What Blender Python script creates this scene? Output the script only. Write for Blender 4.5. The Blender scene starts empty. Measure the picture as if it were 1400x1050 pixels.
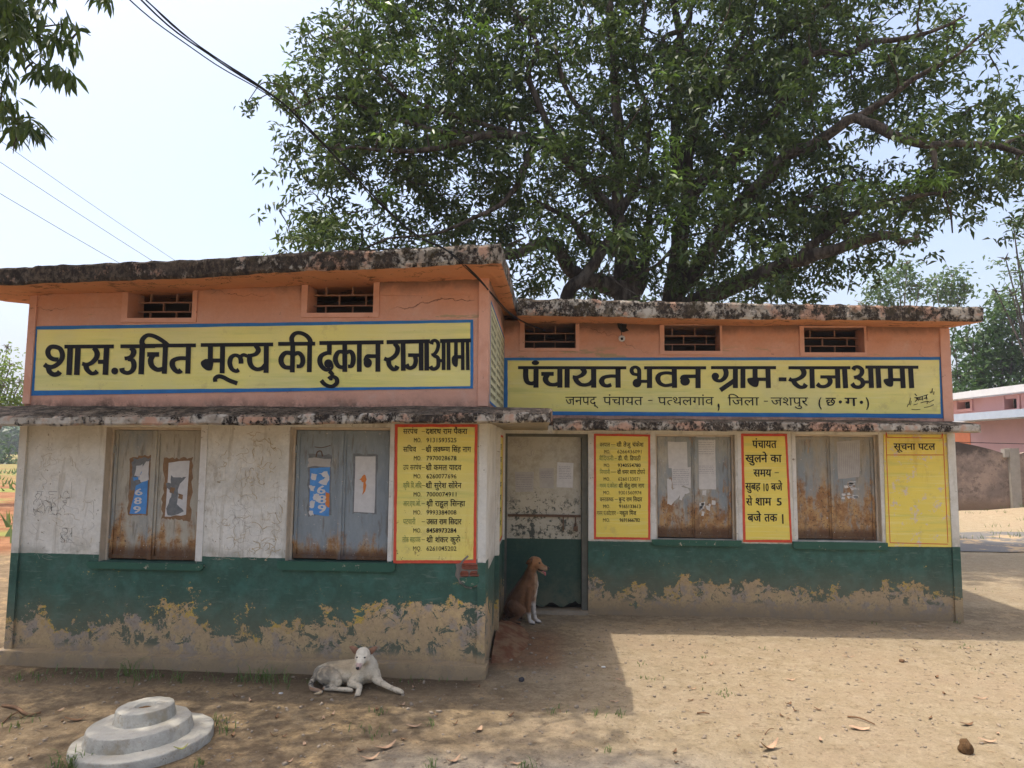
import bpy, bmesh, math, random
import numpy as np
from mathutils import Vector, Matrix, noise
random.seed(7); rng = np.random.default_rng(11)
R = math.radians
scene = bpy.context.scene
COL = scene.collection

# ------------------------------------------------------------------ camera, world, sun
F = 970.0; PITCH = math.atan(90/F); YAW = math.atan(45/F); ROLL = 0.009; CAMZ = 1.6
cp, sp = math.cos(PITCH), math.sin(PITCH)
fwd = Vector((-math.sin(YAW)*cp, math.cos(YAW)*cp, sp))
rt0 = Vector((math.cos(YAW), math.sin(YAW), 0)); up0 = rt0.cross(fwd)
cr, sr = math.cos(ROLL), math.sin(ROLL)
cam_d = bpy.data.cameras.new('camera'); cam = bpy.data.objects.new('camera', cam_d); COL.objects.link(cam)
scene.camera = cam
cam_d.sensor_width = 36; cam_d.lens = 36*F/1400; cam_d.clip_start = .05; cam_d.clip_end = 3000
# image right/up axes
ix = rt0*cr + up0*sr; iy = up0*cr - rt0*sr
cam.matrix_world = Matrix(((ix.x, iy.x, -fwd.x, 0), (ix.y, iy.y, -fwd.y, 0), (ix.z, iy.z, -fwd.z, CAMZ), (0, 0, 0, 1)))
CAM = Vector((0, 0, CAMZ))
SUNV = Vector((-.285, .062, 1)).normalized()
el = math.asin(SUNV.z); az = math.atan2(SUNV.x, SUNV.y)
w = bpy.data.worlds.new('World'); scene.world = w; w.use_nodes = True
nt = w.node_tree; bg = nt.nodes['Background']
sky = nt.nodes.new('ShaderNodeTexSky'); sky.sky_type = 'NISHITA'; sky.sun_disc = False
sky.sun_elevation = el; sky.sun_rotation = az; sky.air_density = 1.0; sky.dust_density = 7.0; sky.ozone_density = .8; sky.altitude = 400
nt.links.new(sky.outputs[0], bg.inputs[0]); bg.inputs[1].default_value = .15
sl = bpy.data.lights.new('sun', 'SUN'); sl.energy = 2.0; sl.angle = R(.55); sl.color = (1, .94, .84)
so = bpy.data.objects.new('sun', sl); COL.objects.link(so); so.rotation_euler = (-SUNV).to_track_quat('-Z', 'Y').to_euler()
scene.view_settings.view_transform = 'Standard'; scene.view_settings.look = 'None'
scene.view_settings.gamma = 1; scene.view_settings.use_curve_mapping = False
scene.view_settings.exposure = 1.17
scene.cycles.max_bounces = 6; scene.cycles.transparent_max_bounces = 8

# ------------------------------------------------------------------ rays through the photograph
def ray(px, py):
    u = (px-700)/F; v = -(py-525)/F
    return fwd + ix*u + iy*v
def gnd(px, py, z=0.):
    d = ray(px, py); return CAM + d*((z-CAMZ)/d.z)
def atY(px, py, Y):
    d = ray(px, py); return CAM + d*(Y/d.y)
class Wall:                                     # a vertical plane: (s, z, off) <-> world
    def __init__(s, o, d):
        s.o = Vector(o); s.d = Vector(d).normalized(); s.n = Vector((s.d.y, -s.d.x, 0))
    def P(s, a, z, off=0.): return s.o + s.d*a + Vector((0, 0, z)) + s.n*off
    def sz(s, px, py, off=0.):
        r = ray(px, py); o = s.o + s.n*off; t = (o-CAM).dot(s.n)/r.dot(s.n); p = CAM + r*t
        return ((p-s.o).dot(s.d), p.z)
    def pix(s, px, py, off=0.):
        a, z = s.sz(px, py, off); return s.P(a, z, off)
WL = Wall((-4.02, 5.30, 0), (3.6, -.10, 0)); LW = 3.60       # front wall of the left block
WR = Wall((-.42, 7.23, 0), (1, 0, 0)); RW = 4.46             # front wall of the right block
WS = Wall((-.42, 5.20, 0), (0, 1, 0))                        # side wall joining them (normal +X)

# ------------------------------------------------------------------ helpers
def tag(o, label=None, cat=None, group=None, kind=None):
    if label: o['label'] = label
    if cat: o['category'] = cat
    if group: o['group'] = group
    if kind: o['kind'] = kind
    return o
def thing(name, loc, label, cat, group=None):
    o = bpy.data.objects.new(name, None); COL.objects.link(o); o.location = loc
    o.empty_display_size = .2
    return tag(o, label, cat, group)
def base_of(parent):
    v = Vector((0, 0, 0))
    while parent is not None: v += parent.location; parent = parent.parent
    return v
def level(p):
    n = 0
    while p is not None: n += 1; p = p.parent
    return n
def obj(name, verts, faces, mat, parent=None, smooth=False, kind=None, origin=None):
    """verts in world coordinates; never deeper than thing > part > sub-part"""
    while level(parent) > 2: parent = parent.parent
    me = bpy.data.meshes.new(name)
    off = base_of(parent)
    if parent is None and origin is not None: off = Vector(origin)
    V = np.array([tuple(v) for v in verts], dtype=np.float64) - np.array(off)
    me.from_pydata(V.tolist(), [], [list(f) for f in faces]); me.update()
    if smooth: me.polygons.foreach_set('use_smooth', [True]*len(me.polygons))
    o = bpy.data.objects.new(name, me); COL.objects.link(o)
    if isinstance(mat, (list, tuple)):
        for m in mat: me.materials.append(m)
    elif mat: me.materials.append(mat)
    if parent is not None: o.parent = parent
    elif origin is not None: o.location = origin
    if kind: o['kind'] = kind
    return o
def bulk(name, V, Fq, mat, parent=None, kind=None, smooth=False):
    """fast mesh from numpy, Fq (n,k) all same size"""
    me = bpy.data.meshes.new(name); V = V - np.array(base_of(parent)); n, k = Fq.shape
    me.vertices.add(len(V)); me.vertices.foreach_set('co', V.astype(np.float32).ravel())
    me.loops.add(n*k); me.loops.foreach_set('vertex_index', Fq.astype(np.int32).ravel())
    me.polygons.add(n); me.polygons.foreach_set('loop_start', np.arange(0, n*k, k, dtype=np.int32))
    me.update(calc_edges=True)
    if smooth: me.polygons.foreach_set('use_smooth', [True]*n)
    me.materials.append(mat)
    o = bpy.data.objects.new(name, me); COL.objects.link(o)
    if parent is not None: o.parent = parent
    if kind: o['kind'] = kind
    return o
class MB:
    def __init__(s): s.v = []; s.f = []
    def add(s, v, f):
        b = len(s.v); s.v += [Vector(p) for p in v]; s.f += [[i+b for i in q] for q in f]; return s
    def hexa(s, p):                              # 8 points: bottom ring 0-3, top ring 4-7
        return s.add(p, [(3, 2, 1, 0), (4, 5, 6, 7), (0, 1, 5, 4), (1, 2, 6, 5), (2, 3, 7, 6), (3, 0, 4, 7)])
    def wbox(s, W, a0, a1, z0, z1, o0, o1):      # box on a wall plane, from off o0 (back) to o1 (front)
        return s.hexa([W.P(a0, z0, o1), W.P(a1, z0, o1), W.P(a1, z0, o0), W.P(a0, z0, o0),
                       W.P(a0, z1, o1), W.P(a1, z1, o1), W.P(a1, z1, o0), W.P(a0, z1, o0)])
    def box(s, x0, x1, y0, y1, z0, z1):
        return s.hexa([(x0, y0, z0), (x1, y0, z0), (x1, y1, z0), (x0, y1, z0), (x0, y0, z1), (x1, y0, z1), (x1, y1, z1), (x0, y1, z1)])
    def tube(s, pts, rad, n=6, cap=True):
        pts = [Vector(p) for p in pts]; rings = []; b = len(s.v); prev = None
        for i, p in enumerate(pts):
            t = (pts[min(i+1, len(pts)-1)]-pts[max(i-1, 0)]).normalized()
            if prev is None: u = t.orthogonal().normalized()
            else:
                u = prev - t*prev.dot(t); u = u.normalized() if u.length > 1e-6 else t.orthogonal().normalized()
            prev = u; q = t.cross(u); r = rad[i] if isinstance(rad, (list, tuple)) else rad
            for k in range(n):
                a = 2*math.pi*k/n; s.v.append(p + u*(r*math.cos(a)) + q*(r*math.sin(a)))
        m = len(pts)
        for i in range(m-1):
            for k in range(n):
                k2 = (k+1) % n; s.f.append([b+i*n+k, b+i*n+k2, b+(i+1)*n+k2, b+(i+1)*n+k])
        if cap: s.f.append([b+k for k in range(n)][::-1]); s.f.append([b+(m-1)*n+k for k in range(n)])
        return s
    def build(s, name, mat, parent=None, **k): return obj(name, s.v, s.f, mat, parent, **k)
def smooth_path(P, n=6):
    P = [Vector(p) for p in P]
    if len(P) < 3: return P
    out = []
    for i in range(len(P)-1):
        p0 = P[i-1] if i > 0 else P[0]*2-P[1]; p1 = P[i]; p2 = P[i+1]; p3 = P[i+2] if i+2 < len(P) else P[-1]*2-P[-2]
        for k in range(n):
            t = k/n; out.append(.5*((2*p1)+(p2-p0)*t+(2*p0-5*p1+4*p2-p3)*t*t+(3*p1-p0-3*p2+p3)*t**3))
    out.append(P[-1]); return out

# ------------------------------------------------------------------ material helper
class Mt:
    def __init__(s, name, rough=.9, spec=.2):
        s.m = bpy.data.materials.new(name); s.m.use_nodes = True; s.t = s.m.node_tree; s.N = s.t.nodes; s.L = s.t.links
        s.b = s.N['Principled BSDF']; s.b.inputs['Roughness'].default_value = rough; s.b.inputs['Specular IOR Level'].default_value = spec
        g = s.N.new('ShaderNodeNewGeometry'); s.pos = g.outputs['Position']; s.nor = g.outputs['Normal']
        x = s.N.new('ShaderNodeSeparateXYZ'); s.L.new(s.pos, x.inputs[0]); s.x, s.y, s.z = x.outputs
    def _in(s, sock, v):
        if isinstance(v, (int, float)): sock.default_value = v
        elif isinstance(v, tuple): sock.default_value = v if len(v) == 4 or sock.type != 'RGBA' else (*v, 1)
        else: s.L.new(v, sock)
    def math(s, op, a, b=0., c=0., clamp=False):
        n = s.N.new('ShaderNodeMath'); n.operation = op; n.use_clamp = clamp
        for i, v in enumerate((a, b, c)): s._in(n.inputs[i], v)
        return n.outputs[0]
    def obj_pos(s):
        c = s.N.new('ShaderNodeTexCoord'); return c.outputs['Object']
    def scale(s, vec, sc):
        n = s.N.new('ShaderNodeVectorMath'); n.operation = 'MULTIPLY'; s.L.new(vec, n.inputs[0]); n.inputs[1].default_value = sc; return n.outputs[0]
    def noise(s, scale, detail=4., rough=.6, vec=None, stretch=None, dist=0.):
        n = s.N.new('ShaderNodeTexNoise'); v = vec or s.pos
        if stretch: v = s.scale(v, stretch)
        s.L.new(v, n.inputs['Vector']); n.inputs['Scale'].default_value = scale; n.inputs['Detail'].default_value = detail
        n.inputs['Roughness'].default_value = rough; n.inputs['Distortion'].default_value = dist
        return n.outputs['Fac']
    def voro(s, scale, feature='F1', out='Distance', vec=None, rnd=1.):
        n = s.N.new('ShaderNodeTexVoronoi'); n.feature = feature; s.L.new(vec or s.pos, n.inputs['Vector']); n.inputs['Scale'].default_value = scale
        n.inputs['Randomness'].default_value = rnd
        return n.outputs[out]
    def step(s, v, lo, hi):                      # smooth 0..1 between lo and hi (lo>hi inverts)
        n = s.N.new('ShaderNodeMapRange'); n.interpolation_type = 'SMOOTHSTEP'
        s._in(n.inputs[0], v)
        if lo <= hi: n.inputs[1].default_value = lo; n.inputs[2].default_value = hi; n.inputs[3].default_value = 0; n.inputs[4].default_value = 1
        else: n.inputs[1].default_value = hi; n.inputs[2].default_value = lo; n.inputs[3].default_value = 1; n.inputs[4].default_value = 0
        return n.outputs[0]
    def mul(s, *a):
        r = a[0]
        for b in a[1:]: r = s.math('MULTIPLY', r, b)
        return r
    def mix(s, f, a, b):
        n = s.N.new('ShaderNodeMix'); n.data_type = 'RGBA'
        s._in(n.inputs[0], f); s._in(n.inputs[6], a); s._in(n.inputs[7], b); return n.outputs[2]
    def var(s, col, fac, lo=.8, hi=1.15):        # multiply colour by a noise driven value
        v = s.math('MULTIPLY_ADD', fac, hi-lo, lo); n = s.N.new('ShaderNodeVectorMath'); n.operation = 'SCALE'
        if isinstance(col, tuple): n.inputs[0].default_value = col[:3]
        else: s.L.new(col, n.inputs[0])
        s.L.new(v, n.inputs['Scale']); return n.outputs[0]
    def bump(s, h, strength=.4, dist=.01):
        n = s.N.new('ShaderNodeBump'); n.inputs['Strength'].default_value = strength; n.inputs['Distance'].default_value = dist
        s.L.new(h, n.inputs['Height'])
        prev = s.b.inputs['Normal'].links
        if prev: s.L.new(prev[0].from_socket, n.inputs['Normal'])
        s.L.new(n.outputs[0], s.b.inputs['Normal']); return s
    def done(s, col, rough=None):
        s._in(s.b.inputs['Base Color'], col)
        if rough is not None: s._in(s.b.inputs['Roughness'], rough)
        return s.m

def plain(name, c, rough=.8, spec=.2, metal=0, n=30., lo=.85, hi=1.12):
    m = Mt(name, rough, spec); m.b.inputs['Metallic'].default_value = metal
    return m.done(m.var(c, m.noise(n), lo, hi))

SAL = (.62, .34, .235); GRN = (.046, .098, .070); WHT = (.68, .65, .57); YEL = (.76, .67, .19)
def wall_paint(name, zg, zu, lo=.30):
    m = Mt(name, .85, .25)
    big = m.noise(1.3, 3); fine = m.noise(45, 5, .7); mid = m.noise(7, 6, .65); blot = m.noise(3.2, 8, .68, dist=.3)
    # salmon upper paint with dirt, faded pale zones and hairline cracks
    sal = m.var(m.mix(m.step(mid, .5, .75), SAL, (.62, .38, .28)), big, .8, 1.12)
    sal = m.mix(m.mul(m.step(m.z, zu+.55, zu+.9), m.step(blot, .35, .6), .6), sal, (.55, .25, .135))
    vn = m.noise(2.2, 4, .6)
    wv = m.N.new('ShaderNodeVectorMath'); wv.operation = 'ADD'; m.L.new(m.scale(m.pos, (1., 1., 2.2)), wv.inputs[0])
    cb = m.N.new('ShaderNodeCombineXYZ'); m.L.new(m.math('MULTIPLY', vn, 1.2), cb.inputs[0]); m.L.new(m.math('MULTIPLY', mid, .25), cb.inputs[2]); m.L.new(cb.outputs[0], wv.inputs[1])
    crack = m.mul(m.step(m.voro(.9, 'DISTANCE_TO_EDGE', vec=wv.outputs[0]), .0035, .0005), m.step(m.noise(1.1, 2), .48, .56))
    crack = m.math('MULTIPLY', crack, m.step(m.z, zu+.3, zu+.5))
    sal = m.var(sal, fine, .86, 1.12); sal = m.mix(m.mul(m.step(m.noise(20, 6, .75), .66, .68), .7), sal, (.12, .07, .045)); sal = m.mix(m.math('MULTIPLY', crack, .75), sal, (.16, .09, .06))
    pl = m.mul(m.step(m.z, zu+.66, zu+.72), m.step(m.z, zu+.84, zu+.74), m.step(m.noise(1.6, 7, .7, stretch=(1, 1, 5)), .56, .6))
    sal = m.mix(pl, sal, (.36, .27, .15))
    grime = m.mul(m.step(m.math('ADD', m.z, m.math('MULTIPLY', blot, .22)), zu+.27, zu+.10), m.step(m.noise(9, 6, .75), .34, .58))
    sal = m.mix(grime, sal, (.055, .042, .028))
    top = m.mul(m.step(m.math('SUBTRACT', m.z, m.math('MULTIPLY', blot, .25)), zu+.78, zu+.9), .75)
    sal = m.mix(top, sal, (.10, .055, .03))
    # lower whitewash
    wh = m.var(m.mix(m.step(blot, .4, .7), WHT, (.55, .51, .42)), big, .84, 1.12)
    wh = m.mix(m.mul(m.step(m.noise(2.6, 8, .72, stretch=(1, 1, .5)), .57, .66), .5), wh, (.30, .24, .16))
    wh = m.mix(m.mul(m.step(m.noise(28, 5, .7), .645, .67), .8), wh, (.20, .16, .10)); wh = m.mix(m.mul(m.step(m.noise(14, 5, .7, stretch=(1, 1, .12)), .54, .66), .4), wh, (.33, .28, .20)); wh = m.var(wh, fine, .84, 1.12)
    wh = m.mix(m.mul(m.step(m.z, zg+.12, zg), m.step(mid, .4, .6), .5), wh, (.17, .16, .12))
    # green dado, flaking towards the ground
    g = m.var(m.mix(m.step(mid, .42, .7), GRN, (.06, .14, .105)), big, .7, 1.25)
    g = m.mix(m.mul(m.step(m.noise(60, 3, .6, stretch=(.15, 1, 1)), .60, .7), .45), g, (.14, .19, .15)); g = m.mix(m.mul(m.step(m.noise(5, 9, .8), .50, .62), .35), g, (.09, .15, .12)); g = m.var(g, fine, .78, 1.2)
    hgt = m.math('ADD', m.z, m.math('MULTIPLY_ADD', blot, 1.0, -.50)); hgt = m.math('ADD', hgt, m.math('MULTIPLY_ADD', m.noise(.8, 2), .5, -.25))
    hgt = m.math('ADD', hgt, m.math('MULTIPLY_ADD', m.noise(18, 9, .82), .42, -.21))
    hgt = m.math('SUBTRACT', hgt, m.mul(m.step(m.x, -1.7, -.6), m.step(m.y, 5.6, 5.4), .20))
    bare = m.mix(m.step(m.noise(5, 6, .7), .46, .60), (.55, .38, .20), (.36, .30, .25))
    bare = m.mix(m.step(m.noise(11, 5, .6), .54, .58), bare, (.60, .42, .21)); bare = m.mix(m.mul(m.step(m.noise(24, 7, .8), .56, .60), .7), bare, (.24, .18, .125))
    bare = m.var(bare, fine, .55, 1.4)
    bare = m.mix(m.mul(m.step(m.math('ADD', m.z, m.math('MULTIPLY', mid, .15)), .27, .08), .8), bare, (.22, .155, .095))
    ochre = m.mix(m.step(m.noise(14, 4, .7), .5, .56), (.56, .36, .14), (.66, .43, .06))
    bm = m.step(hgt, lo+.008, lo); om = m.step(hgt, lo+.055, lo+.045)
    om = m.mul(om, m.step(m.noise(4, 6, .75), .50, .52))
    g = m.mix(om, g, ochre); g = m.mix(bm, g, bare)
    chips = m.mul(m.step(m.noise(13, 8, .82), .635, .642), m.step(m.z, zg-.02, zg-.2))
    g = m.mix(chips, g, (.55, .38, .08))
    isl = m.mul(bm, m.step(m.noise(9, 8, .78, dist=.6), .545, .55), m.step(m.z, .1, .16))
    g = m.mix(isl, g, (.04, .085, .065))
    splash = m.mul(m.step(m.math('ADD', m.z, m.math('MULTIPLY', blot, .3)), .75, .35), .45)
    g = m.mix(splash, g, (.20, .155, .095))
    wob = m.math('ADD', m.z, m.math('MULTIPLY_ADD', m.noise(12, 2), .012, -.006))
    c = m.mix(m.step(wob, zg-.001, zg+.001), g, wh)
    c = m.mix(m.step(m.z, zu-.001, zu), c, sal)
    m.bump(m.noise(90, 5, .7), .35, .004); m.bump(m.math('ADD', m.math('MULTIPLY', bm, -1.), m.math('MULTIPLY', blot, 1.5)), .5, .006)
    m.bump(m.math('MULTIPLY', crack, -1.), .8, .01); m.bump(m.noise(4, 3), .3, .02)
    return m.done(c)
M_WL = wall_paint('painted_plaster_left', .79, 1.85, .305)
M_WR = wall_paint('painted_plaster_right', .70, 1.85, .245)
M_WHT = None
def strip_white():
    m = Mt('white_strip', .85)
    c = m.var(m.mix(m.step(m.noise(4, 6, .7), .45, .65), (.64, .61, .55), (.52, .48, .40)), m.noise(20), .85, 1.1)
    c = m.mix(m.mul(m.step(m.noise(22, 6, .75), .62, .65), .85), c, (.17, .12, .08))
    m.bump(m.noise(60), .4, .004); return m.done(c)
M_STR = strip_white()
M_REV = plain('reveal_plaster', (.55, .46, .35), n=9, lo=.6, hi=1.25)
def salmon():
    m = Mt('salmon_trim', .85)
    c = m.var(m.mix(m.step(m.noise(6, 5, .65), .45, .7), (.63, .345, .24), (.57, .29, .19)), m.noise(2), .85, 1.1)
    c = m.mix(m.mul(m.step(m.noise(17, 7, .75), .63, .66), .8), c, (.09, .06, .04)); m.bump(m.noise(50), .3, .004)
    return m.done(c)
M_SAL = salmon()
def edge(name, mode):
    m = Mt(name, .95, .1)
    n1 = m.noise(7, 9, .74); n2 = m.noise(30, 9, .8, stretch=(1, 1, .7)); n3 = m.noise(2.4, 6, .65)
    pale = m.mix(m.step(m.noise(9, 5, .6), .45, .6), (.44, .395, .325), (.29, .245, .19))
    pale = m.mix(m.step(m.noise(3.5, 5, .6), .52, .6), pale, (.42, .26, .18))
    dark = m.mix(m.step(n2, .42, .62), (.030, .024, .020), (.125, .095, .068))
    sumv = m.math('ADD', m.math('MULTIPLY', n1, .55), m.math('MULTIPLY', n2, .45))
    if mode == 'roofL': bias = m.step(m.x, -4.2, .6); thr = m.math('MULTIPLY_ADD', bias, -.10, .575)
    elif mode == 'roofR': thr = m.math('MULTIPLY_ADD', n3, .22, .385)
    elif mode == 'canL': thr = m.math('MULTIPLY_ADD', m.step(m.x, -4.2, -1.5), .075, .415)
    else: thr = m.math('MULTIPLY_ADD', m.step(m.x, 2.8, 4.2), -.05, .495)
    f = m.step(m.math('SUBTRACT', sumv, thr), -.022, .030)
    c = m.mix(f, dark, pale)
    if mode in ('roofL', 'roofR'):
        moss = m.mul(m.step(m.noise(8, 7, .7), .53, .58), .7); c = m.mix(m.math('MULTIPLY', moss, m.step(m.z, 2.84, 2.93)), c, (.055, .042, .022))
    # upper faces: dark weathered concrete; lower faces handled by their own material
    nz = m.N.new('ShaderNodeSeparateXYZ'); m.L.new(m.nor, nz.inputs[0])
    tp = m.mix(m.step(n1, .42, .62), (.12, .095, .07), (.27, .21, .15)); tp = m.mix(m.step(n2, .52, .56), tp, (.03, .024, .018))
    c = m.mix(m.step(nz.outputs[2], .55, .75), c, tp)
    m.bump(n2, .9, .012); m.bump(n1, .6, .02); m.bump(f, .6, .008)
    return m.done(c)
M_RL, M_RR, M_CL, M_CR = edge('roof_edge_left', 'roofL'), edge('roof_edge_right', 'roofR'), edge('canopy_edge_left', 'canL'), edge('canopy_edge_right', 'canR')
def soffit():
    m = Mt('orange_soffit', .85)
    c = m.var((.62, .275, .135), m.noise(3, 5), .75, 1.15)
    c = m.mix(m.mul(m.step(m.noise(4, 8, .75, dist=.4), .56, .62), .85), c, (.12, .06, .03))
    wv = m.N.new('ShaderNodeVectorMath'); wv.operation = 'ADD'; m.L.new(m.pos, wv.inputs[0]); cb = m.N.new('ShaderNodeCombineXYZ'); m.L.new(m.math('MULTIPLY', m.noise(3, 6, .7), .9), cb.inputs[0]); m.L.new(m.math('MULTIPLY', m.noise(4.1, 6, .7), .7), cb.inputs[1]); m.L.new(cb.outputs[0], wv.inputs[1])
    c = m.mix(m.mul(m.step(m.voro(1.9, 'DISTANCE_TO_EDGE', vec=wv.outputs[0]), .016, .003), m.step(m.noise(1.7, 2), .42, .5)), c, (.08, .045, .025))
    m.bump(m.noise(12, 6), .6, .01); return m.done(c)
M_SOF = soffit()
M_CSOF = plain('canopy_underside', (.34, .29, .21), n=6, lo=.6, hi=1.2)
def yellow(name, chip=.0, chipz=9., warm=0., chipc=(.42, .36, .30)):
    m = Mt(name, .55, .35)
    base = m.mix(m.step(m.noise(1.6, 3), .35, .7), YEL, (.70, .63, .24))
    if warm: base = m.mix(warm, base, (.78, .56, .04))
    c = m.var(base, m.noise(3, 4), .9, 1.07)
    c = m.mix(m.mul(m.step(m.noise(2.2, 6, .7, stretch=(.25, .25, 4)), .5, .68), .5), c, (.46, .48, .13)); c = m.mix(m.mul(m.step(m.noise(14, 5, .7, stretch=(.12, .12, 2.5)), .5, .7), .3), c, (.80, .72, .36)); c = m.mix(m.mul(m.step(m.noise(4, 7, .75), .56, .66), .35), c, (.42, .33, .14))
    c = m.mix(m.mul(m.step(m.noise(40, 4, .6), .71, .73), .8), c, (.12, .07, .03))
    if chip:
        mk = m.mul(m.step(m.noise(10, 9, .8), chip, chip+.01), m.step(m.math('SUBTRACT', m.z, m.math('MULTIPLY', m.noise(3), .3)), chipz, chipz-.2)) if chipz < 9 else m.step(m.noise(10, 9, .8), chip, chip+.01)
        c = m.mix(mk, c, chipc)
        c = m.mix(m.mul(m.step(m.noise(3.5, 6, .7, stretch=(2, 2, .5)), .56, .7), m.step(m.z, chipz+.1, chipz-.3) if chipz < 9 else .4, .6), c, (.45, .22, .03))
    m.bump(m.noise(70), .15, .003); return m.done(c)
M_YS = yellow('sign_yellow'); M_YB = yellow('board_yellow', .60, 1.15, .35, (.20, .14, .05))
M_YC = yellow('centre_board_yellow', 0, 9, .6); M_YN = yellow('notice_yellow', .575, 9, .6, (.62, .50, .36))
M_YP = plain('pale_cream_yellow', (.60, .56, .33), .7, n=8)
M_BLU = plain('blue_border', (.028, .15, .36), .6, n=14, lo=.7, hi=1.3)
M_RED = plain('red_border', (.60, .085, .045), .7, n=25, lo=.7, hi=1.25)
M_PNK = plain('pinkish_border', (.62, .16, .13), .7, n=25, lo=.8, hi=1.2)
M_BLK = plain('black_paint', (.009, .009, .010), .6, .2, n=40, lo=.6, hi=1.8)
M_FAD = plain('faded_green_paint', (.16, .21, .06), .7, n=30, lo=.7, hi=1.4)
M_ROOM = plain('dark_plaster', (.10, .09, .08), n=5)

# ------------------------------------------------------------------ sheets on walls and lettering
def sheet(name, W, pts, off, mat, parent, th=.002):
    """thin painted sheet: polygon pts (s,z) at off, with its small thickness"""
    n = len(pts); v = [W.P(a, z, off) for a, z in pts] + [W.P(a, z, off-th) for a, z in pts]
    f = [list(range(n))] + [[i, i+n, (i+1) % n+n, (i+1) % n] for i in range(n)]
    return obj(name, v, f, mat, parent)
def rect_px(W, x0, y0, x1, y1, off=0.):
    a, zt = W.sz(x0, (y0), off); b, _ = W.sz(x1, y0, off); _, zb = W.sz((x0+x1)/2, y1, off); _, zt = W.sz((x0+x1)/2, y0, off)
    return a, b, zb, zt
class Ribbons:
    """brush strokes on a wall plane, traced as centre lines with a flat nib"""
    def __init__(s, W, off): s.W = W; s.off = off; s.v = []; s.f = []; s.k = 0
    def _p(s, x, y): a, z = s.W.sz(x, y, s.off); return s.W.P(a, z, s.off+.00025*(s.k % 12))
    def stroke(s, pts, a, b):
        P = smooth_path([Vector((x, y)) for x, y in pts], 7); n = len(P); L = []; Rr = []
        for i in range(n):
            t = (P[min(i+1, n-1)]-P[max(i-1, 0)]).normalized(); nn = Vector((-t.y, t.x)); h = .5*math.hypot(a*nn.x, b*nn.y)
            L.append(P[i]+nn*h); Rr.append(P[i]-nn*h)
        q = len(s.v); s.v += [s._p(*p) for p in L]+[s._p(*p) for p in Rr]
        s.f += [[q+i, q+i+1, q+n+i+1, q+n+i] for i in range(n-1)]; s.k += 1
    def poly(s, pts):
        P = smooth_path([Vector((x, y)) for x, y in pts]+[Vector(pts[0])], 4)[:-1]; q = len(s.v)
        s.v += [s._p(*p) for p in P]; s.f.append([q+i for i in range(len(P))]); s.k += 1
    def disc(s, x, y, rx, ry=None):
        ry = ry or rx; q = len(s.v); s.v += [s._p(x+rx*math.cos(k*math.pi/10), y+ry*math.sin(k*math.pi/10)) for k in range(20)]
        s.f.append([q+i for i in range(20)]); s.k += 1
    def build(s, name, mat, parent): return obj(name, s.v, s.f, mat, parent)
def chunk(Rb, ox, oy, sc, a, b, items):
    T = lambda p: (ox+p[0]/sc, oy+p[1]/sc)
    for it in items:
        k = it[0]
        if k == 'v': _, x0, y0, x1, y1, *w = it; ww = (w[0] if w else a)/sc; Rb.stroke([T((x0, y0)), T((x1, y1))], ww, ww)
        elif k == 'h': _, x0, y0, x1, y1, *w = it; ww = (w[0] if w else b)/sc; Rb.stroke([T((x0, y0)), T((x1, y1))], ww, ww)
        elif k == 'c': Rb.stroke([T(p) for p in it[1]], (it[2] if len(it) > 2 else a)/sc, (it[3] if len(it) > 3 else b)/sc)
        elif k == 'p': Rb.poly([T(p) for p in it[1]])
        elif k == 'd': Rb.disc(*T((it[1], it[2])), it[3]/sc, (it[4] if len(it) > 4 else it[3])/sc)
# --- small text: built-in font, glyph by glyph ('{x' = half form, '/' = subjoined slash; matra i is written before its letter)
GC = {}
def glyph(ch, bold):
    key = (ch, bold)
    if key in GC: return GC[key]
    def ev(body):
        c = bpy.data.curves.new('glyph', 'FONT'); c.body = body; c.resolution_u = 2; c.offset = bold
        o = bpy.data.objects.new('glyph', c); COL.objects.link(o); dg = bpy.context.evaluated_depsgraph_get()
        me = bpy.data.meshes.new_from_object(o.evaluated_get(dg)); bpy.data.objects.remove(o); bpy.data.curves.remove(c); return me
    half = ch[0] == '{'; c = ch[-1]
    me = ev(c); me2 = ev(c+'MM'); me1 = ev('MM')
    x1 = min(v.co.x for v in me1.vertices) if len(me1.vertices) else 0
    mark = c in 'िीेैोौंँुूृ्' and c not in 'ीोौ'
    if c == 'ि': mark = False
    bar = max(v.co.x for v in me2.vertices); barw = max(v.co.x for v in me1.vertices)
    adv = bar-barw
    if half:
        bm = bmesh.new(); bm.from_mesh(me); xm = max(v.co.x for v in bm.verts); cut = xm-.205
        bmesh.ops.bisect_plane(bm, geom=bm.verts[:]+bm.edges[:]+bm.faces[:], plane_co=(cut, 0, 0), plane_no=(1, 0, 0), clear_outer=True)
        bm.to_mesh(me); bm.free(); adv = cut
    V = [(v.co.x, v.co.y) for v in me.vertices]; Fc = [list(p.vertices) for p in me.polygons]
    for q in (me, me1, me2): bpy.data.meshes.remove(q)
    GC[key] = (V, Fc, adv); return GC[key]
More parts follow.
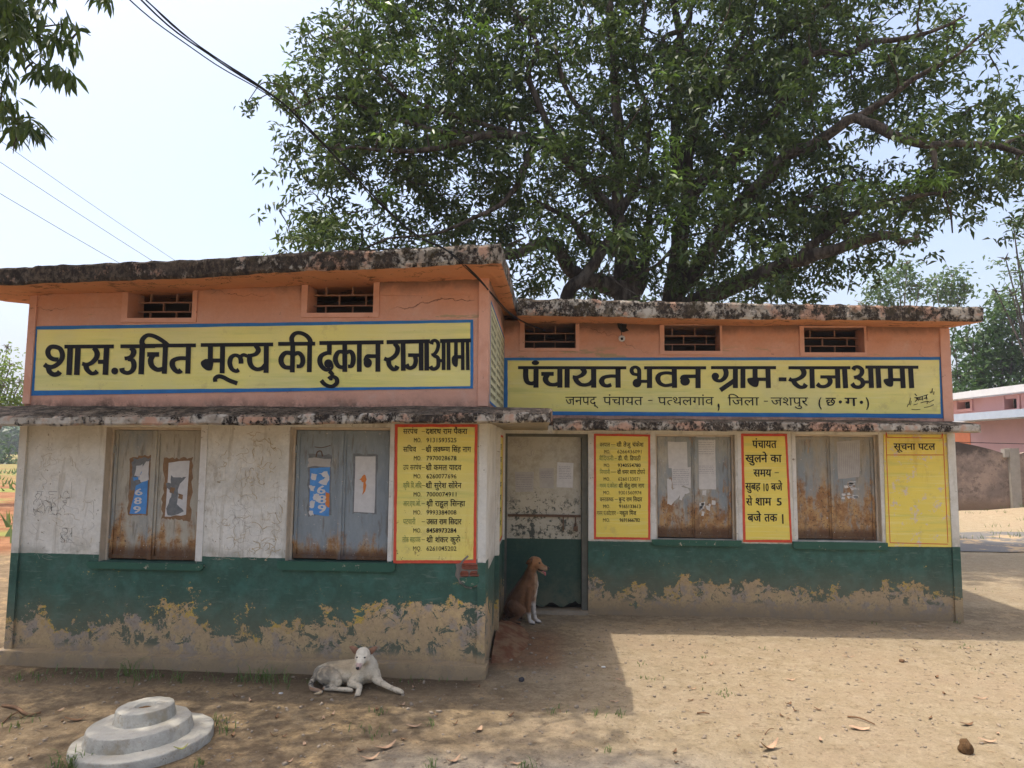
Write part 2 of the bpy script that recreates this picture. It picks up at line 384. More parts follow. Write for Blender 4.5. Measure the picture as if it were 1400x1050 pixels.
def layout(txt, bold=0.012):
    if bold > .014:                              # heavy brush: two thin passes side by side keep the counters open
        e = (bold-.008)*1.6; V, Fc, x = layout(txt, .008); n = len(V)
        return V+[(a+e, b, k+.5) for a, b, k in V], Fc+[[i+n for i in q] for q in Fc], x+e
    V = []; Fc = []; x = 0.; i = 0
    while i < len(txt):
        ch = txt[i]
        if ch == '{': ch = '{'+txt[i+1]; i += 1
        i += 1
        if ch == ' ': x += .32; continue
        if ch == '/':
            b = len(V); V += [(x-.13, .24, i % 4), (x-.13, .15, i % 4), (x-.40, -.02, i % 4), (x-.40, .06, i % 4)]; Fc.append([b, b+1, b+2, b+3][::-1]); continue
        if ch == '·': b = len(V); V += [(x+.16+.07*math.cos(k*.785), .30+.07*math.sin(k*.785), 0) for k in range(8)]; Fc.append([b+k for k in range(8)]); x += .32; continue
        v, f, adv = glyph(ch, bold); b = len(V); V += [(p[0]+x, p[1], i % 4) for p in v]; Fc += [[j+b for j in q] for q in f]; x += adv
    return V, Fc, x
def text_px(W, off, txt, x0, x1, ytop, ybase, name, mat, parent, bold=.012, capem=.622):
    """fit txt so it spans x0..x1 and headline..baseline in the photograph's wall plane"""
    V, Fc, wd = layout(txt, bold); a0, z0 = W.sz(x0, ybase, off); a1, z1b = W.sz(x1, ybase, off); _, zt = W.sz(x0, ytop, off)
    xmin = min(p[0] for p in V); xmax = max(p[0] for p in V); sx = (a1-a0)/(xmax-xmin); sz = (zt-z0)/capem; tilt = (z1b-z0)/(a1-a0)
    tilt = 0 if abs(tilt) > .05 else tilt
    verts = [W.P(a0+(x-xmin)*sx, z0+y*sz+tilt*(x-xmin)*sx, off+.0003*k) for x, y, k in V]
    o = obj(name, verts, Fc, mat, parent)
    return o
# ------------------------------------------------------------------ the two blocks
def wall_mesh(name, W, a0, a1, z0, z1, holes, mat, parent, reveal=.12, back=.2, rmat=None):
    """front skin with rectangular openings, their reveals, and a back skin"""
    xs = sorted({a0, a1, *[h[0] for h in holes], *[h[1] for h in holes]}); zs = sorted({z0, z1, *[h[2] for h in holes], *[h[3] for h in holes]})
    v = []; f = []
    for off, flip in ((0, 0), (-back, 1)):
        b = len(v); v += [W.P(a, z, off) for z in zs for a in xs]
        for j in range(len(zs)-1):
            for i in range(len(xs)-1):
                cx, cz = (xs[i]+xs[i+1])/2, (zs[j]+zs[j+1])/2
                if any(h[0] < cx < h[1] and h[2] < cz < h[3] for h in holes): continue
                q = [b+j*len(xs)+i, b+j*len(xs)+i+1, b+(j+1)*len(xs)+i+1, b+(j+1)*len(xs)+i]
                f.append(q[::-1] if flip else q)
    for h in holes:
        c = [(h[0], h[2]), (h[1], h[2]), (h[1], h[3]), (h[0], h[3])]; b = len(v)
        v += [W.P(a, z, 0) for a, z in c]+[W.P(a, z, -back) for a, z in c]
        f += [[b+i, b+i+4, b+(i+1) % 4+4, b+(i+1) % 4] for i in range(4)]
    c = [(a0, z0), (a1, z0), (a1, z1), (a0, z1)]; b = len(v)
    v += [W.P(a, z, 0) for a, z in c]+[W.P(a, z, -back) for a, z in c]
    f += [[b+i, b+(i+1) % 4, b+(i+1) % 4+4, b+i+4] for i in range(4)]
    return obj(name, v, f, mat, parent)
def rough_slab(name, P8, mats, parent, cuts=(90, 6, 4), amp=.008, seed=0, under=1):
    """8 corner slab (bottom ring, top ring), gridded and roughened; underside takes mats[1]"""
    P = [Vector(p) for p in P8]; nx, ny, nz = cuts; v = []; f = []; idx = {}; mi = []
    def pt(i, j, k):
        key = (i, j, k)
        if key in idx: return idx[key]
        u, t, h = i/nx, j/ny, k/nz
        lo = (P[0]*(1-u)+P[1]*u)*(1-t)+(P[3]*(1-u)+P[2]*u)*t; hi = (P[4]*(1-u)+P[5]*u)*(1-t)+(P[7]*(1-u)+P[6]*u)*t
        p = lo*(1-h)+hi*h; q = p*1.0
        e = sum((i in (0, nx), j in (0, ny), k in (0, nz)))
        c = (P[0]+P[1]+P[2]+P[3]+P[4]+P[5]+P[6]+P[7])/8
        n1 = noise.noise_vector(q*5+Vector((seed, 0, 0)))*amp + noise.noise_vector(q*19+Vector((seed, 3, 0)))*amp*.6 + noise.noise_vector(q*1.3+Vector((seed, 9, 0)))*amp*1.6
        if e >= 2:
            z = (P[4].z-P[0].z)*.5
            p = p + Vector((0, (.012 if j == 0 else (-.012 if j == ny else 0)), (-.010 if k == nz else .006 if k == 0 else 0)))*(1+.8*noise.noise(q*11))
        p = p+n1; idx[key] = len(v); v.append(p); return idx[key]
    def quad(a, b, c, d, m): f.append([pt(*a), pt(*b), pt(*c), pt(*d)]); mi.append(m)
    for i in range(nx):
        for j in range(ny): quad((i, j, 0), (i, j+1, 0), (i+1, j+1, 0), (i+1, j, 0), 1); quad((i, j, nz), (i+1, j, nz), (i+1, j+1, nz), (i, j+1, nz), 0)
        for k in range(nz): quad((i, 0, k), (i+1, 0, k), (i+1, 0, k+1), (i, 0, k+1), 0); quad((i, ny, k), (i, ny, k+1), (i+1, ny, k+1), (i+1, ny, k), 0)
    for j in range(ny):
        for k in range(nz): quad((0, j, k), (0, j, k+1), (0, j+1, k+1), (0, j+1, k), 0); quad((nx, j, k), (nx, j+1, k), (nx, j+1, k+1), (nx, j, k+1), 0)
    o = obj(name, v, f, mats, parent); o.data.polygons.foreach_set('material_index', mi); return o
M_FRM = plain('grille_concrete', (.38, .22, .15), n=20, lo=.6, hi=1.3)
def metal(name, blue, rustc=(.26, .125, .045), hi=.3, beige=(.40, .36, .28), streak=0.):
    m = Mt(name, .62, .35)
    v1 = m.noise(2.6, 8, .7, stretch=(1.2, 1.2, .45)); v2 = m.noise(24, 6, .75, stretch=(1, 1, .35)); v3 = m.noise(9, 7, .72)
    c = m.mix(m.step(v1, .40-blue*.22, .66-blue*.25), beige, (.235, .265, .275))
    c = m.var(c, v2, .65, 1.3)
    zz = m.math('ADD', m.z, m.math('MULTIPLY_ADD', v3, .7, -.35)); zz = m.math('ADD', zz, m.math('MULTIPLY_ADD', m.noise(5, 4, .6, stretch=(1.5, 1.5, .2)), 1.3, -.65))
    r = m.step(zz, .80+hi+.12, .80+hi-.12)
    r2 = m.mul(m.step(v1, .50, .60), m.step(m.noise(5, 6, .7, stretch=(1.6, 1.6, .3)), .50, .58), streak)
    r = m.math('MAXIMUM', r, r2)
    rc = m.mix(m.step(v3, .4, .6), rustc, (.42, .25, .10)); rc = m.mix(m.step(m.noise(40, 5, .75), .56, .64), rc, (.06, .03, .02))
    c = m.mix(m.mul(r, m.step(v2, .30, .50)), c, rc)
    c = m.mix(m.mul(m.step(m.z, .88, .80), .8), c, (.07, .028, .012))
    c = m.mix(m.step(m.noise(33, 4, .75), .655, .675), c, (.46, .42, .37)); c = m.mix(m.mul(m.step(m.noise(30, 5, .7, stretch=(1, 1, .12)), .55, .66), .5), c, (.12, .085, .05))
    m.bump(v2, .4, .004); m.bump(m.noise(3, 3), .5, .02); return m.done(c)
M_M1 = metal('rusted_sheet_beige', .0, hi=.16); M_M2 = metal('sheet_bluegrey', .6, hi=.03)
M_M3 = metal('streaked_sheet', .35, hi=.26, streak=.9); M_M4 = metal('brown_streaked_sheet', .12, hi=.40, streak=.9, beige=(.34, .285, .205))
M_PAP = plain('paper_white', (.60, .58, .55), .8, n=25, lo=.75, hi=1.1)
M_PAP2 = plain('paper_grey', (.42, .39, .35), .85, n=14, lo=.7, hi=1.15)
M_PRT = plain('print_grey', (.22, .21, .24), .85, n=60, lo=.7, hi=1.3)
M_BLP = plain('poster_blue', (.08, .24, .52), .6, n=16, lo=.7, hi=1.4)
M_ORG = plain('poster_orange', (.60, .20, .05), .7, n=50)
M_RST = plain('rust_stain', (.22, .13, .07), .9, n=30, lo=.5, hi=1.6)
M_GRY = plain('scraped_metal_grey', (.15, .155, .155), .6, .4, n=40, lo=.5, hi=1.5)
M_DRT = plain('dark_gap', (.02, .017, .014), .9)
M_GRF = plain('scribble_charcoal', (.30, .27, .23), .9, n=50, lo=.6, hi=1.8)
M_GRO = plain('scribble_ochre', (.42, .33, .20), .9, n=50, lo=.6, hi=1.5)
M_SILL = None
def sillm():
    m = Mt('green_sill', .8); n1 = m.noise(14, 7, .75)
    c = m.var(m.mix(m.step(n1, .60, .63), (.04, .105, .07), (.42, .36, .26)), m.noise(5), .7, 1.25); m.bump(n1, .4, .005); return m.done(c)
M_SILL = sillm()

left = thing('shop_building', WL.P(LW/2, 0, 0), 'taller salmon and white shop block on the left with green base and long yellow sign', 'building')
right = thing('office_building', WR.P(RW/2, 0, 0), 'lower salmon block on the right, set back, with three vents and long yellow sign', 'building')
ZT_L, ZT_R = 2.93, 2.93
def px_hole(W, x0, y0, x1, y1):
    a, _ = W.sz(x0, (y0+y1)/2); b, _ = W.sz(x1, (y0+y1)/2); xm = (x0+x1)/2
    return (a, b, W.sz(xm, y1)[1], W.sz(xm, y0)[1])
VL = [px_hole(WL, 176, 396, 264, 435), px_hole(WL, 421, 384, 511, 428)]
VR = [px_hole(WR, 717, 442, 787, 476), px_hole(WR, 908, 445, 984, 480), px_hole(WR, 1099, 448, 1181, 482)]
SL = [px_hole(WL, 140, 584, 273, 769), px_hole(WL, 393, 584, 533, 769)]
SR = [px_hole(WR, 897, 594, 1006, 738), px_hole(WR, 1088, 594, 1204, 740)]
_, zb_ = 0, 0
DR = (WR.sz(690, 700)[0], WR.sz(804, 700)[0], .02, WR.sz(750, 593)[1])
wall_mesh('wall', WL, 0, LW, -.25, ZT_L, VL+SL, M_WL, left)
wall_mesh('wall', WR, 0, RW, -.25, ZT_R, VR+SR+[DR], M_WR, right)
wall_mesh('side_wall', WS, .2, 2.03, -.25, 2.95, [], M_WR, left, back=.2)
# plain walls round the back, so the rooms are closed and dark
WLs = Wall(WL.P(0, 0, -.2), (-.028, -1, 0)); bk = MB()
bk.hexa([WL.P(0, -.25, -.2), WL.P(.2, -.25, -.2), WL.P(.2, -.25, -6), WL.P(0, -.25, -6), WL.P(0, 2.86, -.2), WL.P(.2, 2.86, -.2), WL.P(.2, 3.2, -6), WL.P(0, 3.2, -6)])
bk.box(-4.1, -.63, 11.0, 11.2, -.25, 3.25); bk.box(-.62, -.42, 7.44, 11.2, -.25, 2.98)
bk.build('back_wall', M_WL, left)
bk = MB(); bk.box(RW-.42-.2, RW-.42, 7.43, 10.8, -.25, 2.90); bk.box(-.41, RW-.42-.2, 10.6, 10.8, -.25, 3.15); bk.build('back_wall', M_WR, right)
# dark partition inside behind the vents
for prt, x0, x1, y in ((left, -3.75, -.64, 5.9), (right, -.4, 3.8, 8.0)):
    q = MB(); q.box(x0, x1, y, y+.05, 0, 2.85); q.build('inner_wall', M_ROOM, prt)
# plinth, pilasters
def rough_box(name, W, a0, a1, z0, z1, o0, o1, mat, parent, cuts=(40, 2, 2), amp=.003, seed=1):
    P = [W.P(a0, z0, o1), W.P(a1, z0, o1), W.P(a1, z0, o0), W.P(a0, z0, o0), W.P(a0, z1, o1), W.P(a1, z1, o1), W.P(a1, z1, o0), W.P(a0, z1, o0)]
    return rough_slab(name, P, [mat, mat], parent, cuts, amp, seed)
rough_box('plinth', WL, -.06, LW+.02, -.2, .085, -.1, .085, M_WL, left, amp=.008, seed=5)
def strip(W, a0, a1, z0, z1, off, mat, parent, name='pilaster', back=.0):
    q = MB(); q.wbox(W, a0, a1, z0, z1, -back+.001, off); return q.build(name, mat, parent)
aC = WL.sz(42, 500)[0]
strip(WL, -.004, .055, -.2, 1.80, .022, M_WL, left); strip(WL, -.004, .055, 1.92, 2.86, .018, M_SAL, left)
strip(WL, LW-.055, LW+.004, .085, 1.80, .018, M_WL, left); strip(WL, LW-.07, LW+.004, 1.92, 2.88, .016, M_SAL, left)
strip(WR, RW-.07, RW+.004, -.2, 1.80, .022, M_WR, right); strip(WR, RW-.09, RW+.004, 1.92, 2.85, .018, M_SAL, right)
for W, prt, xs, yr in ((WL, left, [(276, 285), (534, 540)], (586, 768)), (WR, right, [(889, 895), (1007.5, 1013.5), (1082, 1087), (804.5, 812)], (596, 738))):
    for x0, x1 in xs:
        a, b, z0, z1 = rect_px(W, x0, yr[0], x1, yr[1]); strip(W, a, b, z0+.003, 1.80, .007, M_STR, prt, 'white_strip')
# roofs
def roof_pts(W, xs, ytop, ybot, Yf, back, a_ext=None): pass
def edgeP(px, py, W, off): a, z = W.sz(px, py, off); return W.P(a, z, off)
oF = .48
xL0 = -90; xL1 = 686
TL = [edgeP(xL0, 369, WL, oF), edgeP(686, 331, WL, oF)]; BL = [edgeP(xL0, 396, WL, oF), edgeP(686, 361, WL, oF)]
BL[0].x = TL[0].x; BL[1].x = TL[1].x
bk0 = Vector((TL[0].x, 11.6, 3.38)); bk1 = Vector((TL[1].x+.02, 11.6, 3.38))
rough_slab('roof_slab', [BL[0], BL[1], bk1-Vector((0, 0, .13)), bk0-Vector((0, 0, .13)), TL[0], TL[1], bk1, bk0], [M_RL, M_SOF], left, (150, 30, 5), .008, 3)
oR = .50
TR = [edgeP(706, 407, WR, oR), edgeP(1345, 418, WR, oR)]; BR = [edgeP(706, 433, WR, oR), edgeP(1345, 440, WR, oR)]
BR[0].x = TR[0].x = TL[1].x+.03; BR[1].x = TR[1].x
bk0 = Vector((TR[0].x, 11.2, 3.26)); bk1 = Vector((TR[1].x, 11.2, 3.26))
rough_slab('roof_slab', [BR[0], BR[1], bk1-Vector((0, 0, .12)), bk0-Vector((0, 0, .12)), TR[0], TR[1], bk1, bk0], [M_RR, M_SOF], right, (160, 24, 5), .008, 8)
# canopies (sloping slab over doors and windows)
def canopy(W, x0, x1, ys, off, zj, prt, mats, seed, a0=None):
    (yt0, yt1, yb0, yb1) = ys
    T0, T1 = edgeP(x0, yt0, W, off), edgeP(x1, yt1, W, off); B0, B1 = edgeP(x0, yb0, W, off), edgeP(x1, yb1, W, off); B0.x = T0.x; B1.x = T1.x
    d = W.n*(off+.0)
    W0 = T0-d; W1 = T1-d
    P = [B0, B1, Vector((W1.x, W1.y, zj-.11)), Vector((W0.x, W0.y, zj-.11)), T0, T1, Vector((W1.x, W1.y, zj)), Vector((W0.x, W0.y, zj))]
    rough_slab('canopy', P, mats, prt, (150, 6, 4), .006, seed)
canopy(WL, -70, 752, (568, 562, 584, 579), .47, 1.915, left, [M_CL, M_CSOF], 21)
# the left canopy turns the corner: a return slab along the side wall
canopy(WR, 757, 1342, (573, 579, 589, 592), .45, 1.925, right, [M_CR, M_CSOF], 31)
p = edgeP(752, 565, WL, .47)
rough_slab('canopy_return', [(-.417, 5.215, 1.80), (p.x-.004, 4.80, 1.782), (p.x-.004, 7.2, 1.80), (-.417, 7.2, 1.80), (-.417, 5.215, 1.912), (p.x-.004, 4.80, 1.848), (p.x-.004, 7.2, 1.87), (-.417, 7.2, 1.90)], [M_CL, M_CSOF], left, (20, 40, 3), .004, 41)
# vents with pierced screen
def vent(W, h, prt, outer, left_off=.0):
    a0, a1, z0, z1 = h; oa0, oa1, oz0, oz1 = outer
    q = MB(); t = .014
    q.wbox(W, oa0, a0, oz0, oz1, .0, t); q.wbox(W, a1, oa1, oz0, oz1, .0, t); q.wbox(W, a0, a1, oz0, z0, .0, t)
    if oz1 > z1+.01: q.wbox(W, a0, a1, z1, oz1, .0, t)
    s = q.build('vent_surround', M_SAL, prt)
    q = MB(); q.wbox(W, a0-.02, a1+.02, z0-.02, z0-.001, -.19, -.004); s2 = None
    n = 3; hh = (z1-z0)/n; b = .0062
    for i in range(n+1):
        zc = z0+i*hh
        if 0 < i < n: g = MB(); g.wbox(W, a0, a1, zc-b/1.4, zc+b/1.4, -.150, -.125); g.build('screen_bar', M_FRM, s)
    wd = (a1-a0)/2.4
    for i in range(n):
        x = a0+(wd*.45 if i % 2 == 0 else wd*.95)
        while x < a1-.02:
            g = MB(); g.wbox(W, x-b/1.6, x+b/1.6, z0+i*hh+b/1.4, z0+(i+1)*hh-b/1.4, -.148, -.127); g.build('screen_bar', M_FRM, s); x += wd
for h, o in zip(VL, [(168, 393, 270, 441), (413, 383, 519, 434)]): vent(WL, h, left, px_hole(WL, *o))
for h, o in zip(VR, [(711, 440, 792, 480), (902, 443, 987, 485), (1093, 446, 1184, 487)]): vent(WR, h, right, px_hole(WR, *o))
# ledge lines on the upper walls
for W, prt, x0, x1, y in ((WL, left, 50, 168, 421), (WL, left, 272, 410, 411), (WL, left, 520, 645, 404), (WR, right, 795, 900, 467), (WR, right, 990, 1090, 466), (WR, right, 1186, 1285, 466), ):
    a, z = W.sz(x0, y); b, _ = W.sz(x1, y); q = MB(); q.wbox(W, a, b, z-.002, z+.16, .0005, .007); q.build('plaster_band', M_SAL if W is None else (M_WL if W is WL else M_WR), prt)

# shutters
def shutter(W, a0, a1, z0, z1, off, mat, prt, hinge_left=True, proud=.012):
    q = MB(); q.wbox(W, a0, a1, z0, z1, off-.02, off)
    s = q.build('shutter', mat, prt)
    r = .028; q = MB()
    q.wbox(W, a0+.004, a0+r, z0+.004, z1-.004, off+.0005, off+proud); q.wbox(W, a1-r, a1-.004, z0+.004, z1-.004, off+.0005, off+proud)
    q.wbox(W, a0+r, a1-r, z0+.004, z0+r, off+.0005, off+proud*.9); q.wbox(W, a0+r, a1-r, z1-r, z1-.004, off+.0005, off+proud*.9)
    q.build('rail', mat, s)
    for zz in (z0+.15*(z1-z0), z0+.85*(z1-z0)):
        x = a0+.002 if hinge_left else a1-.002; h = MB(); h.tube([W.P(x, zz-.03, off+.014), W.P(x, zz+.03, off+.014)], .008, 8); h.build('hinge', mat, s)
    return s
def window(W, h, prt, split, mat, dl, dr, frame=.02):
    a0, a1, z0, z1 = h
    # reveal plaster lining (left and right jambs), dark gap behind, shutters
    q = MB(); q.wbox(W, a0+.0015, a0+.004, z0, z1, -.15, -.002); q.build('jamb', M_REV, prt); q = MB(); q.wbox(W, a1-.004, a1-.0015, z0, z1, -.15, -.002); q.build('jamb', M_REV, prt)
    q = MB(); q.wbox(W, a0, a1, z0, z1, -.16, -.13); q.build('window_backing', M_DRT, prt)
    m = W.sz(split, 660, -.08)[0]; L_, R_ = dl, dr
    g = MB(); g.wbox(W, a0+.005, a0+.022, z0, z1, -.12, -.065); g.wbox(W, a1-.022, a1-.005, z0, z1, -.12, -.065); g.wbox(W, a0+.022, a1-.022, z1-.02, z1, -.12, -.065); g.build('window_frame', M_REV, prt)
    s1 = shutter(W, a0+.026, m-.006, z0+.012, z1-.022, -.085, mat, prt, True); s2 = shutter(W, m+.004, a1-.026, z0+.008, z1-.022, -.082, mat, prt, False)
    g = MB(); g.wbox(W, m-.016, m+.014, z0+.01, z1-.024, -.069, -.060); g.build('meeting_strip', mat, s2)
    return s1, s2
w1 = window(WL, SL[0], left, 211, M_M1, 0, 0); w2 = window(WL, SL[1], left, 467, M_M2, 0, 0)
w3 = window(WR, SR[0], right, 951, M_M3, 0, 0); w4 = window(WR, SR[1], right, 1137, M_M4, 0, 0)
def sill(W, x0, x1, y0, y1, prt):
    a0, a1, z0, z1 = rect_px(W, x0, y0, x1, y1); c = .02
    pts = [(a0, z1), (a0, z0+c), (a0+c, z0), (a1-c, z0), (a1, z0+c), (a1, z1)]; n = 6
    v = [W.P(a, z, .028) for a, z in pts]+[W.P(a, z, .001) for a, z in pts]
    obj('sill', v, [list(range(n))]+[[i, i+n, (i+1) % n+n, (i+1) % n] for i in range(n)], M_SILL, prt)
sill(WL, 122, 280, 769, 778, left); sill(WL, 381, 541, 768, 780, left)
sill(WR, 891, 1013, 738, 746, right); sill(WR, 1083, 1212, 741, 751, right)

# door
q = MB(); a0, a1, z0, z1 = DR
M_DR = wall_paint('door_paint', .70, 5.); M_JMB = plain('door_jamb_grey', (.12, .115, .09), n=12, lo=.5, hi=1.4)
def doorm():
    m = Mt('door_sheet', .7, .3)
    n1 = m.noise(6, 9, .78); n2 = m.noise(20, 8, .78)
    wh = m.var(m.mix(m.step(n1, .45, .65), (.47, .43, .34), (.36, .32, .24)), n2, .8, 1.1)
    zz = m.math('ADD', m.z, m.math('MULTIPLY_ADD', n1, 1.1, -.55))
    pm = m.mul(m.step(m.math('ADD', m.math('MULTIPLY', n2, .6), m.math('MULTIPLY', n1, .4)), .515, .53), m.step(zz, 1.25, 1.05))
    wh = m.mix(pm, wh, (.07, .075, .06)); wh = m.mix(m.step(n2, .655, .66), wh, (.05, .05, .04))
    gr = m.var(m.mix(m.step(n1, .45, .7), (.026, .062, .045), (.05, .085, .06)), m.noise(30, 5), .7, 1.3)
    gr = m.mix(m.mul(m.step(m.z, .45, .02), m.step(n1, .3, .55), .7), gr, (.13, .12, .075))
    m.bump(n2, .4, .004); return m.done(m.mix(m.step(m.z, .705, .71), gr, wh))
M_DOOR = doorm()
# ragged lower edge of the door sheet
rng2 = random.Random(4); nb = 26; xs = [a0+.02+(a1-.065-a0-.02)*i/nb for i in range(nb+1)]
zb = [.05+.012*rng2.random()+(.03 if i > 23 else 0)+(.02*math.sin(i*.9)) for i in range(nb+1)]
v = []; f = []
for i in range(nb+1): v += [WR.P(xs[i], zb[i], -.07), WR.P(xs[i], z1-.03, -.07), WR.P(xs[i], zb[i], -.085), WR.P(xs[i], z1-.03, -.085)]
for i in range(nb): b = 4*i; f += [[b, b+4, b+5, b+1], [b+6, b+2, b+3, b+7], [b, b+2, b+6, b+4]]
door = obj('door', v, f, M_DOOR, right)
q = MB(); q.wbox(WR, a0, a1, 0, z1, -.19, -.16); q.build('doorway_backing', M_DRT, right)
q = MB(); q.wbox(WR, a0+.001, a0+.02, 0, z1, -.12, -.01); q.wbox(WR, a1-.062, a1-.001, 0, z1, -.12, -.02); q.wbox(WR, a0+.02, a1-.062, z1-.03, z1, -.12, -.02); q.build('door_frame', M_JMB, right)
M_RBAR = plain('rusty_iron', (.10, .055, .03), .7, .4, n=30, lo=.5, hi=1.6)
_, zbar = WR.sz(745, 705, -.06); q = MB(); q.wbox(WR, a0+.03, a1-.07, zbar-.012, zbar+.012, -.069, -.052); q.build('crossbar', M_RBAR, door)
for xx in (770, 787): 
    b_, zz = WR.sz(xx, 715, -.05); q = MB(); q.wbox(WR, b_-.006, b_+.006, zz-.08, zz+.06, -.05, -.04); q.build('hasp', M_RBAR, door)
b_, zz = WR.sz(787, 722, -.04); q = MB(); q.wbox(WR, b_-.022, b_+.022, zz-.03, zz+.02, -.04, -.02); q.tube([WR.P(b_-.014, zz+.02, -.03), WR.P(b_-.014, zz+.04, -.03), WR.P(b_, zz+.052, -.03), WR.P(b_+.014, zz+.04, -.03), WR.P(b_+.014, zz+.02, -.03)], .004, 6)
q.build('padlock', M_RBAR, door)
rough_box('door_step', WR, a0+.0, a1+.0, -.1, .020, -.1, .05, plain('step_concrete', (.25, .20, .14), n=14, lo=.7, hi=1.2), right, (14, 4, 2), .006, 3)
def paper(W, prt, pts, off, mat, name='notice'):
    return sheet(name, W, [W.sz(x, y, off) for x, y in pts][::-1], off, mat, prt, .0008)
P1 = paper(WR, door, [(704, 645), (730, 645), (729, 672), (705, 673)], -.068, M_PAP2)
P2 = paper(WR, door, [(737, 640), (757, 640), (757, 668), (738, 667)], -.068, M_PAP2)
P3 = paper(WR, door, [(762, 632), (784, 633), (783, 667), (761, 666)], -.068, M_PAP)
def print_lines(W, prt, x0, y0, x1, y1, n, off, mat=M_PRT, seed=1):
    r = random.Random(seed); q = MB()
    for i in range(n):
        y = y0+(y1-y0)*(i+.5)/n; x = x0
        while x < x1-1:
            l = min(r.uniform(1.5, 6), x1-x); a, z = W.sz(x, y, off); b, _ = W.sz(x+l, y, off); q.wbox(W, a, b, z-.0018, z+.0018, off-.0003, off+.0004); x += l+.9
    return q.build('print', mat, prt, kind='stuff')
print_lines(WR, P1, 706, 648, 728, 670, 7, -.067, seed=2); print_lines(WR, P2, 740, 644, 755, 654, 4, -.067, seed=3); print_lines(WR, P3, 764, 637, 781, 655, 8, -.067, seed=4)

# ------------------------------------------------------------------ papers on the shutters
rng3 = random.Random(33)
def jag(pts, amp, seed, n=5):
    r = random.Random(seed); out = []
    for i in range(len(pts)):
        p, q = pts[i], pts[(i+1) % len(pts)]
        for k in range(n): t = k/n; out.append((p[0]+(q[0]-p[0])*t+r.uniform(-amp, amp), p[1]+(q[1]-p[1])*t+r.uniform(-amp, amp)))
    return out
of = -.0835
paper(WL, w1[0], jag([(178, 626), (207, 622), (206, 704), (175, 704)], 1.6, 1, 9), of, M_RST, 'glue_stain')
paper(WL, w1[0], jag([(181, 628), (205, 625), (203, 668), (178, 670)], 2., 2, 8), of+.001, M_GRY, 'torn_paper')
pp = paper(WL, w1[0], jag([(186, 664), (203, 655), (199, 703), (177, 702)], .6, 3, 3), of+.002, M_BLP, 'poster')
for i, (c, y) in enumerate((('6', 668), ('8', 680), ('9', 692))):
    text_px(WL, of+.0028, c, 184-i*1.2, 195-i*1.2, y, y+9, 'digit', M_PAP, pp, .03, .69)
for k in range(6):
    x, y, s_ = 181+rng3.random()*20, 632+rng3.random()*34, 1.2+2.4*rng3.random()
    paper(WL, w1[0], jag([(x-s_*1.4, y-s_*.4), (x+s_*1.4, y-s_*.9), (x+s_, y+s_*.3), (x-s_, y+s_*.9)], .8, 220+k, 3), of+.0017, (M_PAP, M_BLP, M_PAP)[k % 3], 'scrap')
paper(WL, pp, jag([(186, 636), (196, 634), (190, 652), (184, 650)], 1.4, 5, 3), of+.0024, M_PAP, 'scrap'); paper(WL, pp, jag([(198, 632), (204, 630), (203, 656), (192, 660), (190, 655)], 1.2, 6, 3), of+.0024, M_PAP, 'scrap')
paper(WL, w1[1], jag([(225, 627), (264, 626), (260, 712), (221, 708)], 1.9, 7, 16), of+.003, M_RST, 'glue_stain')
for k in range(7):
    x, y, s_ = 228+rng3.random()*26, 662+rng3.random()*40, 1.2+2.2*rng3.random()
    paper(WL, w1[1], jag([(x-s_, y-s_*1.3), (x+s_, y-s_), (x+s_*.7, y+s_*1.5), (x-s_, y+s_)], 1., 200+k, 3), of+.0056, (M_GRY, M_RST, M_PAP)[k % 3], 'scrap')
paper(WL, w1[1], jag([(231, 632), (259, 630), (255, 704), (226, 706)], .8, 8, 4), of+.004, M_PAP, 'torn_poster')
paper(WL, w1[1], jag([(234, 650), (246, 654), (254, 652), (243, 668), (243, 690), (252, 700), (228, 706), (229, 690), (236, 672)], 1.6, 9, 3), of+.005, M_GRY, 'scraped_patch')
paper(WL, w2[0], jag([(422, 620), (453, 622), (453, 704), (420, 706)], 1.3, 11, 8), of, M_GRY, 'glue_stain')
paper(WL, w2[0], jag([(422, 626), (452, 627), (453, 638), (421, 638)], 1.2, 12, 4), of+.0012, M_PAP2, 'torn_paper')
pp = paper(WL, w2[0], jag([(424, 640), (451, 639), (450, 706), (423, 702)], .5, 13, 4), of+.002, M_BLP, 'poster')
for i, (c, y, x) in enumerate((('6', 664, 433), ('8', 677, 434), ('9', 690, 434))):
    text_px(WL, of+.003, c, x, x+12, y, y+11, 'digit', M_PAP, pp, .035, .69)
paper(WL, pp, jag([(436, 647), (447, 644), (451, 652), (446, 664), (436, 660), (444, 653)], 1., 14, 3), of+.0026, M_PAP, 'scrap')
for k, (x, y, s_) in enumerate(((429, 652, 4), (427, 668, 3.5), (432, 680, 4), (427, 690, 4), (426, 701, 3))):
    paper(WL, pp, jag([(x-s_, y-s_*1.4), (x+s_, y-s_), (x+s_*.7, y+s_*1.3), (x-s_, y+s_)], 1.2, 20+k, 3), of+.0026, M_PAP, 'scrap')
paper(WL, pp, jag([(446, 673), (451, 675), (450, 694), (444, 690)], .8, 31, 3), of+.0028, M_ORG, 'orange_print')
paper(WL, w2[1], jag([(482, 621), (516, 621), (514, 702), (482, 702)], 1.2, 15, 8), of+.003, M_GRY, 'glue_stain')
pw = paper(WL, w2[1], jag([(486, 624), (514, 624), (512, 701), (484, 700)], .5, 16, 4), of+.004, M_PAP, 'blank_poster')
paper(WL, pw, jag([(498, 648), (501, 656), (500, 668), (496, 676), (496, 660), (492, 655)], 1., 17, 3), of+.0048, M_ORG, 'rust_splash')
Rb = Ribbons(WL, of+.004); Rb.stroke([(432, 625), (434, 618), (439, 617), (441, 624)], 1.6, 1.6); Rb.stroke([(430, 611), (440, 612), (452, 609)], 1, 1); Rb.build('wire_hook', M_RBAR, w2[0])
of = -.0835
